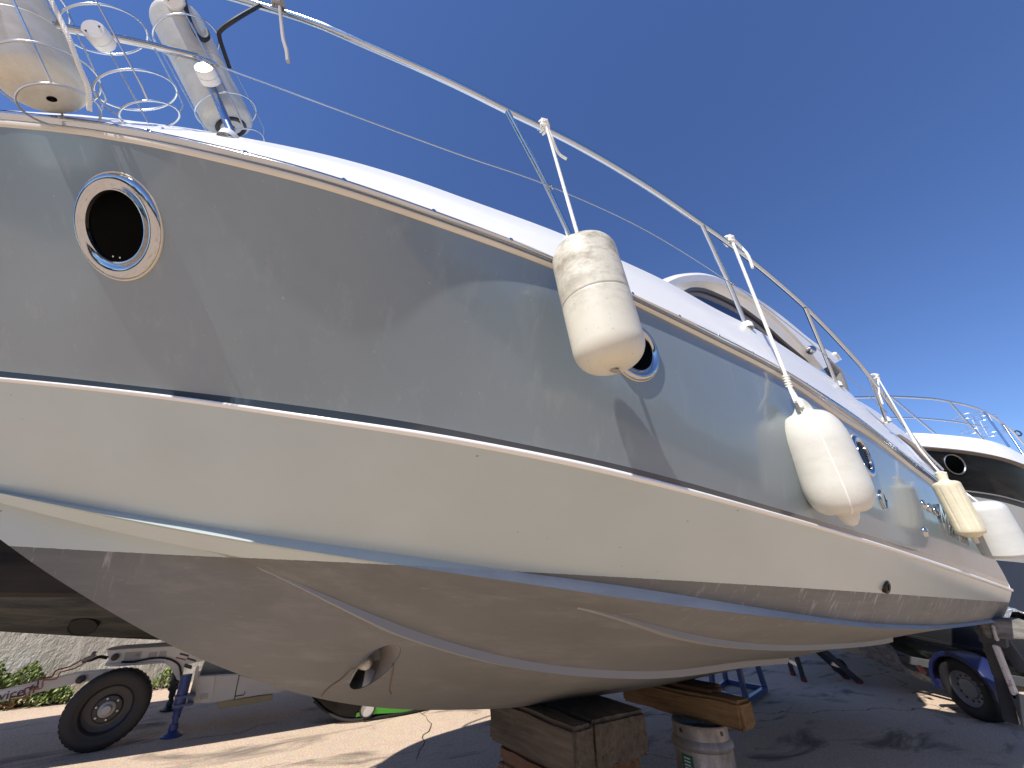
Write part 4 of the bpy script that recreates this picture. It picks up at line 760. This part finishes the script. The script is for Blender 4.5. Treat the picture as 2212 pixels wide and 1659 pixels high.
# body
poly([(412, 1518), (419, 1470), (424, 1463), (468, 1458), (513, 1456), (560, 1468), (640, 1480), (640, 1487), (600, 1497), (560, 1502), (480, 1515), (455, 1519)], YL-.02, .40, 'body_cowl', WP_, lift, .01)
poly([(412, 1519), (428, 1461), (466, 1459), (459, 1505), (453, 1518)], YL-.035, .02, 'access_door', m_paint('door_white', (.72, .71, .69), .4, .5, scale=16, chips=.68), lift, .006)
poly([(433, 1499), (450, 1497), (449, 1509), (432, 1512)], YL-.042, .006, 'door_latch', m_paint('latch_grey', (.50, .50, .49)), lift, .002)
MB().tube([at_y(517, 1458, YL-.025), at_y(512, 1480, YL-.025), at_y(506, 1511, YL-.025)], .0035, 5).build('panel_gap', BLACKP, lift)
MB().tube([at_y(508, 1504, YL-.026), at_y(527, 1501, YL-.026), at_y(529, 1494, YL-.026)], .004, 5).build('panel_gap', BLACKP, lift)
poly([(471, 1516), (589, 1500), (588, 1514), (470, 1532)], YL+.0, .25, 'under_tray', m_paint('tray_yellow', (.46, .38, .22), .6, .5), lift, .006)
poly([(430, 1462), (440, 1436), (450, 1418), (600, 1440), (600, 1470), (520, 1462), (470, 1459)], YL+.12, .3, 'turret', m_paint('turret_grey', (.24, .27, .28), .5), lift)
# jacks
def jack(top, foot, Y, m, parent, name='outrigger_jack'):
    a, b = Vector(at_y(*top, Y)), Vector(at_y(*foot, Y)); d = b-a; L = d.length; d.normalize()
    j = MB().lathe(a, d, [(0, .001), (0, .043), (.01, .047), (L*.55, .047), (L*.56, .040), (L*.58, .033), (L*.72, .033), (L*.73, .024), (L*.80, .024), (L*.81, .036), (L*.90, .040), (L*.905, .03), (L, .03)], 28).build(name, m, parent, 40)
    MB().lathe(b+Vector((0, 0, -.004)), (0, 0, 1), [(0, .001), (0, .085), (.012, .09), (.02, .07), (.045, .035)], 32).build('foot_plate', m, j, 40)
    for f in (.36, .50): MB().box(a+d*L*f+Vector((.03, -.005, 0)), (.17, .125, .022), None, .006).build('bracket', m, j)
    return j
jack((404, 1457), (370, 1590), 5.88, JB, lift); jack((385, 1440), (365, 1532), 7.0, m_paint('jack_dark', (.02, .03, .035)), lift)
poly([(418, 1468), (424, 1440), (430, 1437), (428, 1470), (409, 1524), (402, 1526)], YL-.06, .03, 'jack_mount', WP_, lift, .004)
# wheel
def wheel(c, n, r, wd, rimr, parent, mrim, holes=6, name='wheel', hole_r=.0, hubc=None):
    c = Vector(c); n = Vector(n).normalized(); w_ = wd
    tp = [(-w_*.5, rimr*.96), (-w_*.5, rimr*1.02), (-w_*.56, rimr*1.10), (-w_*.60, rimr+(r-rimr)*.5), (-w_*.55, r*.93), (-w_*.46, r*.985), (-w_*.40, r), (0, r*1.004), (w_*.40, r), (w_*.46, r*.985), (w_*.55, r*.93), (w_*.60, rimr+(r-rimr)*.5), (w_*.56, rimr*1.10), (w_*.5, rimr*1.02), (w_*.5, rimr*.96)]
    lugs = lambda h, a_: 1-(.016 if (abs(h) > .28*w_ and math.sin(a_*40) > .3) else 0)
    ty = MB().lathe(c, n, tp, 240, rfun=lambda h, a_: lugs(h, a_) if abs(h) < .5*w_ and abs(h) > .25*w_ else 1).build('tyre', RUB, parent, 40)
    rp = [(w_*.46, rimr*.99), (w_*.50, rimr*.97), (w_*.42, rimr*.90), (w_*.30, rimr*.86), (w_*.22, rimr*.72), (w_*.24, rimr*.55), (w_*.34, rimr*.50), (w_*.36, rimr*.30), (w_*.34, .0005)]
    rim = MB().lathe(c, n, rp, 60).build('rim', mrim, parent, 40); e1 = n.orthogonal().normalized(); e2 = n.cross(e1)
    for k in range(holes):
        a_ = 2*math.pi*k/holes; q = c+n*(w_*.345)+(e1*math.cos(a_)+e2*math.sin(a_))*rimr*.42
        if not hole_r: MB().lathe(q, n, [(0, .010), (.014, .010), (.016, .007), (.016, .0005)], 6).build('wheel_nut', m_steel('nut_%d' % k, (.5, .5, .48), .4) if k == 0 else bpy.data.materials['nut_0'], rim, 20)
        else:
            q = c+n*(w_*.225)+(e1*math.cos(a_)+e2*math.sin(a_))*rimr*.69; MB().lathe(q, n, [(0, hole_r), (.006, hole_r), (.007, .0005)], 14).build('vent_hole', BLACKP, rim, 20)
    if hubc: MB().lathe(c+n*w_*.34, n, [(-.01, .062), (.018, .060), (.026, .054), (.03, .040), (.055, .037), (.062, .030), (.062, .0005)], 32).build('hub', hubc, rim, 40)
    return ty
wheel((-.50, 5.83, .297), (0, -1, 0), .296, .15, .192, lift, m_paint('rim_black', (.018, .018, .02), .5), 6, hubc=m_paint('hub_grey', (.40, .39, .37), .5, .4))

# ------------------------------------------------------------------ boat builder for the neighbours (round bilge-less V hull)
def simple_hull(root, T, cols, L, B, prof, bow=1.2, names=('topsides', 'bottom')):
    """prof: list of (half width fraction, z at stern, z at bow); T: 4x4; first part of rows topsides, rest bottom"""
    us = np.linspace(0, 1, 50)
    def row(k, u):
        w0, zs, zb = prof[k]; uu = u*(L+bow*(k_over[k])); f = max(0.0, 1-max(0, (u-.35)/.65)**2.4); z = zs+(zb-zs)*u**2.2; return (uu, -B*w0*f*(1-.12*(1-u)), z)
    k_over = [max(0, 1-k/(len(prof)-1)) for k in range(len(prof))]
    return [[row(k, u) for u in us] for k in range(len(prof))]
def place(rows, T): return [[tuple(T @ Vector(p)) for p in r] for r in rows]
def mir(rows): return [[(x, -y, z) for x, y, z in r] for r in rows]
BLK = mat('black_gelcoat', (.008, .009, .010), .3, spec=.15, coat=.18); n_ = NT(BLK); n_.col(n_.ramp(n_.noise(2.2, 6, .7, n_.mapping((.6, 1, 4))), [(.4, (.004, .004, .005)), (.8, (.018, .015, .012))]))
BAF = mat('worn_black_antifoul', (.03, .032, .03), .8); n_ = NT(BAF); nz = n_.noise(4.5, 9, .8, n_.mapping((.35, 1, 3.0), (0, R(4), 0)), 1.2); n_.col(n_.ramp(nz, [(.36, (.006, .007, .008)), (.48, (.026, .029, .027)), (.60, (.062, .064, .056)), (.74, (.022, .026, .03))]))
from mathutils.bvhtree import BVHTree
def cast(mb, x, y):
    t_ = BVHTree.FromPolygons(mb.v, mb.f); d = ray(x, y); q = t_.ray_cast(Vector(EYEP), Vector(d).normalized()); return q[0], q[1]
dark = empty('dark_motorboat', (1.5, 6.0, 0), 'black hulled motorboat with scraped antifouling, standing behind the yacht on the left', 'motorboat')
# bow to the left (-x): local x runs from stern (0) to bow
TD = Matrix.Translation((5.0, 6.0, 0)) @ Matrix.Rotation(math.pi, 4, 'Z')
pr_ = [(1.0, 2.3, 2.7), (.99, 1.8, 2.2), (.96, 1.20, 1.34), (.93, 1.16, 1.32), (.88, 1.02, 1.36), (.45, .76, 1.44), (0.0, .55, 1.53)]
rows = simple_hull(dark, TD, None, 10.0, 1.08, pr_, .9)
for part, sl, m in (('topsides', slice(0, 4), BLK), ('bottom', slice(3, 7), BAF)):
    mb = MB(); mb.grid(place(rows[sl], TD), flip=True); mb.grid(place(mir(rows[sl]), TD)); mb.build(part, m, dark, 30)
    if part == 'bottom': DBV = mb
mb = MB(); a_ = rows[0]; mb.grid(place([a_, [(x, y*.9, z+.10) for x, y, z in a_], [(x, 0, z+.16) for x, y, z in a_], [(x, -y*.9, z+.10) for x, y, z in a_], [(x, -y, z) for x, y, z in a_]], TD)); mb.build('deck', WHITE, dark, 30)
st_ = [r[0] for r in rows]; mb = MB(); mb.grid(place([st_, [(x, -y, z) for x, y, z in st_]], TD)); mb.build('transom', BLK, dark, None)
hp = cast(DBV, 185, 1345); nn = hp[1]
if nn.y > 0: nn = -nn
nn = (nn+Vector((0, -.55, 0))).normalized()
tn = MB().lathe(hp[0]+nn*.05, nn, [(-.16, .10), (.0, .10), (.003, .092), (-.004, .086), (-.004, .001)], 32).build('drain_tunnel', mat('tunnel_black', (.004, .004, .004), .7), dark)
cr_ = empty('boat_cradle', (3.5, 6.45, 0), 'dark steel cradle carrying the black motorboat', 'cradle')
for x in (3.4, 5.4):
    for y in (5.9, 7.0): MB().bar((x, y, 0), (x, 6.45+(y-6.45)*.75, .84), .08, .08, .006).build('post', RUSTY, cr_)
    MB().bar((x, 5.7, .05), (x, 7.2, .05), .1, .1, .006).build('cross_bar', RUSTY, cr_)

# black and green watercraft lying low behind the keel
jet = empty('green_watercraft', (1.9, 5.75, 0), 'glossy black and bright green watercraft showing just below the keel', 'watercraft')
mb = MB(); xs = np.linspace(1.12, 3.0, 44); sec = lambda x: .30*max(.02, 1-abs((x-2.05)/.97)**2.2); lift_ = lambda x: .30*max(0, (1.62-x)/.5)**2
R1 = [[(x, 5.55-sec(x)*.9, .40) for x in xs], [(x, 5.55-sec(x)*1.04, .26) for x in xs], [(x, 5.55-sec(x)*1.02, .11+lift_(x)*.6) for x in xs], [(x, 5.55-sec(x)*.93, .035+lift_(x)*.9) for x in xs], [(x, 5.55-sec(x)*.6, .008+lift_(x)) for x in xs], [(x, 5.55, .006+lift_(x)) for x in xs]]
mb.grid(R1, flip=True); mb.grid([[(x, 11.1-y, z) for x, y, z in r] for r in R1]); mb.grid([R1[0], [(x, 5.55, .55) for x in xs], [(x, 11.1-y, z) for x, y, z in R1[0]]]); mb.build('hull', BLK, jet, 40)
gm = mat('bright_green', (.05, .42, .02), .3, coat=.5); mb = MB(); xs2 = np.linspace(1.62, 2.6, 26); hgt = lambda x: .05+.09*math.sin((x-1.55)/1.1*math.pi)**.6
mb.grid([[(x, 5.55-sec(x)*1.03-.008, hgt(x)) for x in xs2], [(x, 5.55-sec(x)*.97-.010, .045+.012*math.sin(x*8)) for x in xs2]], flip=True); mb.build('side_panel', gm, jet)
pj = Vector((1.72, 5.55-sec(1.72)*1.04-.012, .115)); MB().lathe(pj, (0, -1, -.1), [(0, .085), (.010, .085), (.012, .072), (.006, .070)], 30).build('intake_ring', BLACKP, jet); MB().lathe(pj, (0, -1, -.1), [(.004, .070), (.005, .001)], 30).build('intake_disc', PLW, jet)
MB().tube([(x, 5.55-sec(x)*.93-.012, .022+lift_(x)*.9) for x in xs[2:-2]], .014, 6).build('rubbing_lip', RUB, jet)

# ------------------------------------------------------------------ second yacht beyond the stern (parallel berth, bow hidden behind our stern)
SC2 = .90
PL = np.array([(7.6, 3.0), (8.2, 2.3), (8.7, 1.9), (9.3, 1.34), (10, .82), (11, .40), (12.5, .12), (15, 0), (19, .05)])*SC2
vP = smooth(pchip(PL[:, 0], PL[:, 1]), .15) if False else pchip(PL[:, 0], PL[:, 1])
YC2 = 3.1*SC2
def pl_pt(x, y, off=0.0):
    d = ray(x, y); s = np.linspace(3, 22, 9000); P = EYEP+s[:, None]*d; f = P[:, 1]-(vP(P[:, 0]+0)+off); i = np.where((f[:-1]*f[1:] <= 0) & (P[:-1, 0] > 7.2*SC2))[0]; return P[i[0]]
b2 = empty('moored_yacht', (11, YC2, 0), 'motor yacht with white deck, black band and grey hull, beyond the stern at the right', 'motor yacht')
def l2(px, off):
    P = np.array([pl_pt(x, y, off) for x, y in px]); zf = pchip(P[:, 0], P[:, 2]); xs = np.linspace(7.6*SC2, 15*SC2, 60)
    z = np.where(xs < P[0, 0], P[0, 2]+(P[0, 0]-xs)*.06, zf(xs)); z = np.where(xs > P[-1, 0], P[-1, 2]-(xs-P[-1, 0])*.02, z); return np.stack([xs, np.minimum(vP(xs)+off, YC2), z], 1)
Ld = l2([(1950, 935), (1966, 935), (2038, 939), (2124, 949), (2164, 960), (2212, 985)], .12); Lw = l2([(1960, 961), (1988, 963), (2054, 969), (2132, 980), (2212, 1003)], 0); Lr = l2([(1960, 971), (2000, 973), (2101, 983), (2150, 992), (2212, 1013)], .04)
Lm = Ld*.5+Lw*.5; Lm2 = Lm.copy(); Lm2[:, 1] -= .05
Lk = l2([(1990, 1054), (2088, 1063), (2151, 1072), (2212, 1088)], .14); Lk2 = l2([(1990, 1062), (2088, 1071), (2151, 1081), (2212, 1098)], .15); Lc = l2([(2000, 1200), (2100, 1206), (2212, 1216)], .40); Lb = Lc.copy(); Lb[:, 1] = Lb[:, 1]+.12; Lb[:, 2] -= .62; Lkk = Lc.copy(); Lkk[:, 1] = YC2; Lkk[:, 2] -= 1.15
def part2(rows, name, m, ang=30):
    mb = MB(); R_ = [[tuple(p) for p in r] for r in rows]; mb.grid(R_, flip=True); mb.grid([[(x, 2*YC2-y, z) for x, y, z in r] for r in R_]); return mb.build(name, m, b2, ang)
Ldi = Ld.copy(); Ldi[:, 1] = np.minimum(Ldi[:, 1]+.25, YC2); Ldi[:, 2] += .02; Ldc = Ldi.copy(); Ldc[:, 1] = YC2; Ldc[:, 2] += .1
part2([Ldc, Ldi, Ld, Lm, Lm2, Lw], 'deck', DECK, 25)
Lro = Lw*.5+Lr*.5; Lro[:, 1] -= .04; part2([Lw, Lro, Lr], 'rub_rail', m_paint('rubrail_dark', (.12, .10, .08), .5))
part2([Lr, Lk], 'dark_band', BLK); part2([Lk, Lk2], 'stripe', m_paint('stripe_line', (.02, .022, .025), .3)); part2([Lk2, Lc], 'topsides', m_gelwhite('grey_green_gelcoat', (.33, .36, .35), (.37, .40, .385), .2, .05))
part2([Lc, Lb, Lkk], 'bottom', m_paint('blue_antifoul', (.008, .025, .055), .7, .4, (.02, .02, .025)))
# light edge line above the stripe
MB().tube([tuple(p+np.array([0, -.006, .012])) for p in Lk], .012, 6).build('stripe_edge', m_paint('edge_grey', (.22, .22, .22)), b2)
c = Vector(pl_pt(2061.6, 1003, .07)); q = vP(c.x+.05)-vP(c.x-.05); tn_ = Vector((.1, float(q), 0)).normalized(); nn_ = Vector((tn_.y, -tn_.x, -.12)).normalized()
ph2 = MB().lathe(c, nn_, [(-.05, .155), (.012, .155), (.018, .147), (.012, .138), (.004, .134)], 48).build('porthole', m_steel('porthole_dull', (.22, .22, .23), .3), b2, 40); MB().lathe(c, nn_, [(.006, .134), (.007, .001)], 40).build('glass', GLASS, ph2)
# rail of the second yacht
def pr2(x, y, off=.25): return Vector(pl_pt(x, y, off))
RAILC = STEEL
top2 = [pr2(*q) for q in ((1905, 857.5), (1926, 857), (2007, 861), (2052, 868), (2093, 877), (2132, 892), (2167, 916), (2186, 931), (2212, 960))]; d0 = top2[0]-top2[1]; top2 = [top2[0]+d0*6, top2[0]+d0*3]+top2+[top2[-1]+(top2[-1]-top2[-2])*2]
r2_ = MB().tube(spline(top2, 6), .019, 10).build('guard_rail', RAILC, b2, 60)
mid2 = [pr2(*q) for q in ((1914, 903), (1975, 903), (2046, 909), (2093, 916), (2118, 921))]; mid2 = [mid2[0]+(mid2[0]-mid2[1])*1]+mid2; MB().tube(spline(mid2, 6), .014, 8).build('intermediate_rail', RAILC, b2, 60)
for a, m_, b in (((1926, 858), (1972, 900), (2019, 936)), ((2052, 869), (2088, 907), (2124, 950)), ((2126, 890), (2153, 928), (2181, 967)), ((2167, 917), (2190, 950), (2216, 990))):
    MB().tube([pr2(*a), (pr2(*a)+pr2(b[0], b[1], .20))/2, pr2(b[0], b[1], .20)], .016, 10).build('stanchion', RAILC, b2, 60)
for (cx_, cy_, rx) in ((2100, 899, 30), (2100, 899, 29)): pass
for (u_, l_, lab) in (((2088, 899), (2106, 931), 'far wire fender basket on the second yacht rail, left one'), ((2126, 903), (2146, 938), 'far wire fender basket on the second yacht rail, right one')):
    a, b = pr2(*u_, .45), pr2(*l_, .45); rt_ = empty('fender_basket', b, lab, 'fender basket', 'wire baskets on the second yacht')
    for c in (a, b): MB().tube(circ(c, (1, 0, 0), (0, 1, 0), .17, n=36), .006, 6, closed=True).build('ring', WIRE, rt_, 60)
    for k in range(4): o = Vector((math.cos(k*1.57+.5), math.sin(k*1.57+.5), 0))*.17; MB().tube([a+o, b+o], .005, 6).build('upright', WIRE, rt_, 60)
c = pr2(2199, 936, .22); MB().tube(circ(c, (.7, -.7, 0), (0, 0, 1), .05, n=20), .013, 7, closed=True).build('rope_loop', ROPEB, b2)

# ------------------------------------------------------------------ blue-mudguard trailer with a covered watercraft
tra = empty('boat_trailer', (7.04, 1.47, 0), 'small boat trailer with a bright blue mudguard and steel wheel at the right edge', 'trailer')
e = Vector((math.cos(R(55)), math.sin(R(55)), 0)); nw = Vector((-e.y, e.x, 0)); c = Vector(at_z(2102, 1487, .275)); up_ = Vector((0, 0, 1))
wheel(c, nw, .285, .16, .170, tra, m_paint('rim_dull', (.26, .26, .26), .5, .4), 12, hole_r=.011)
MG = m_paint('mudguard_blue', (.006, .012, .070), .5, .3, (.03, .03, .05)); mb = MB()
arc = []; 
for k in range(0, 15):
    a_ = R(-12+204*k/14); rr = .325+.03*abs(math.cos(a_))**3; arc.append((a_, rr))
rows = []
for w_, dr in ((.125, -.045), (.128, -.01), (.11, .0), (-.12, .0), (-.13, -.03)): rows.append([tuple(c+nw*w_+e*math.cos(a_)*(rr+dr)+up_*(math.sin(a_)*(rr+dr)+.02)) for a_, rr in arc])
mb.grid(rows); mb.grid([[tuple(Vector(p)-Vector(nw)*.004+(c-Vector(p)).normalized()*.008) for p in r] for r in rows], flip=True); mb.build('mudguard', MG, tra, 50)
GAL = m_paint('galvanised', (.13, .135, .14), .5, .5, scale=10, chips=.6)
for off in (-.22, -1.25): MB().bar(c-e*1.6-(-nw)*off*-1*0+nw*off+up_*.12, c+e*2.2+nw*off+up_*.12, .06, .09, .006).build('side_member', GAL, tra)
for s_ in (-1.5, -.2, .9, 2.1): MB().bar(c+e*s_+nw*-.25+up_*.12, c+e*s_+nw*-1.22+up_*.12, .05, .06, .005).build('cross_member', GAL, tra)
MB().bar(c-nw*.1, c-nw*1.3, .05, .05).build('axle', GAL, tra)
MB().bar(c+e*.62-nw*.05+up_*(.03), c+e*.66-nw*.05+up_*.11, .05, .03, .004).build('tail_lamp', m_paint('lamp_red', (.04, .008, .008), .3), tra)
OLV = mat('dark_olive_hull', (.03, .036, .03), .3, coat=.6); n_ = NT(OLV); n_.col(n_.ramp(n_.noise(2.2, 3, .5, n_.mapping((1, 1, 5), (R(20), R(10), 0))), [(.46, (.022, .026, .024)), (.52, (.05, .085, .02)), (.58, (.02, .024, .022))]))
wc = empty('covered_watercraft', c+e*.6-nw*.75, 'dark green and black watercraft on the blue-mudguard trailer, its front wrapped in clear plastic', 'watercraft')
def sec2(s_, k):                                           # s along e, k around
    f = max(.03, 1-abs((s_-.5)/1.95)**3.2); ww = .52*f; zt = .62+.05*s_+.06*s_*s_*.3; ang = math.pi*k/10
    return c+e*s_-nw*(.75)+nw*ww*math.cos(ang)+up_*(zt-.275-.36*f*math.sin(ang)**.8)
mb = MB(); ss = np.linspace(-1.3, 2.44, 30); mb.grid([[tuple(sec2(s_, k)) for k in range(11)] for s_ in ss]); mb.build('hull', OLV, wc, 50)
mb = MB(); mb.grid([[tuple(c+e*s_-nw*.75+nw*.54*max(.03, 1-abs((s_-.5)/1.95)**3.2)*math.cos(math.pi*k/10)+up_*(.62+.05*s_+.018*s_*s_-.26+(.30*max(0, 1-abs((s_-.2)/1.5)**2)+.03)*math.sin(math.pi*k/10))) for k in range(11)] for s_ in ss]); mb.build('deck', BLACKP, wc, 50)
mb = MB(); mb.tube([tuple(sec2(s_, 0)+nw*.02+up_*.01) for s_ in ss], .03, 8); mb.build('bumper', BLACKP, wc)
SIL = mat('crumpled_foil', (.60, .62, .64), .22, .6); n_ = NT(SIL); n_.bump(n_.noise(9, 8, .8), 1.0, .08)
PLS = mat('clear_plastic', (.62, .66, .72), .18); n_ = NT(PLS); n_.bump(n_.noise(7, 9, .75, None, 1.5), 1.0, .10); n_.b.inputs['Alpha'].default_value = .5
nsP = n_.ramp(n_.noise(8, 8, .75, None, 2), [(.36, (.30,)*3), (.56, (.92,)*3)]); n_.l(nsP, n_.b.inputs['Alpha'])
rnd = random.Random(9); rows = []
for i in range(30):
    s_ = 1.0+1.55*i/29; r_ = []
    for k in range(29):
        a_ = math.pi*(-.12+1.24*k/28); f = max(.10, 1-abs((s_-.6)/2.25)**3); rr = (.62+.05*rnd.random())*f; r_.append(tuple(c+e*s_-nw*.70+nw*rr*math.cos(a_)+up_*(.34+.02*(s_-1)-.50*f*math.sin(a_)-.06*math.sin(k*1.1+i*.5)*.6+.02*rnd.random())))
    rows.append(r_)
MB().grid(rows).build('plastic_wrap', PLS, wc, 60)
rows = []
for i in range(24):
    s_ = -.2+1.7*i/23; rows.append([tuple(c+e*s_-nw*.72+nw*(.34+.04*rnd.random())*math.cos(a_)+up_*(.42+.06*s_+(.30+.05*rnd.random()+.05*math.sin(i*.7))*math.sin(a_))) for a_ in [math.pi*k/16 for k in range(17)]])
MB().grid(rows).build('foil_cover', SIL, wc, 60)
mb = MB(); mb.tube([c+e*1.55-nw*.75+nw*.6*math.cos(a_)+up_*(.47-.45*math.sin(a_)) for a_ in [math.pi*k/12 for k in range(13)]], .016, 6); mb.build('strap', m_paint('strap_teal', (.02, .10, .11), .7), wc)

# ------------------------------------------------------------------ steel stand and packing under the near stern quarter
XS = 6.05
sb = empty('stern_stand', at_x(2150, 1500, XS), 'tall dark steel stand with peeling white paint, propping the near stern corner', 'boat stand')
DKS = m_paint('stand_dark', (.035, .04, .05), .6, .5, scale=10); PEEL = m_paint('peeling_white', (.60, .58, .54), .7, .8, (.26, .12, .06), 12, .55)
def bx(a, b, w_, h_, name, m, X=XS, X2=None): return MB().bar(at_x(a[0], a[1], X), at_x(b[0], b[1], X2 or X), w_, h_, .006).build(name, m, sb)
bx((2126, 1352), (2139, 1366), .30, .13, 'head_plate', DKS, XS+.05)
bx((2141, 1352), (2148, 1392), .16, .16, 'post', DKS)
bx((2138, 1380), (2164, 1462), .10, .10, 'leg', DKS); bx((2150, 1392), (2196, 1508), .03, .13, 'brace', PEEL, XS-.08); bx((2146, 1350), (2156, 1384), .02, .12, 'plate', PEEL, XS-.09)
bx((2164, 1380), (2215, 1452), .09, .09, 'leg', DKS, XS+.25); bx((2164, 1462), (2186, 1560), .09, .09, 'leg', DKS); bx((2200, 1500), (2230, 1575), .09, .09, 'leg', DKS, XS-.1)
P_ = at_x(2166, 1356, XS+.1); MB().box(P_, (.42, .30, .15), Matrix.Rotation(R(12), 3, 'Z'), .01).build('packing_block', m_wood('grey_weathered', (.22, .21, .19), (.40, .38, .35)), sb)
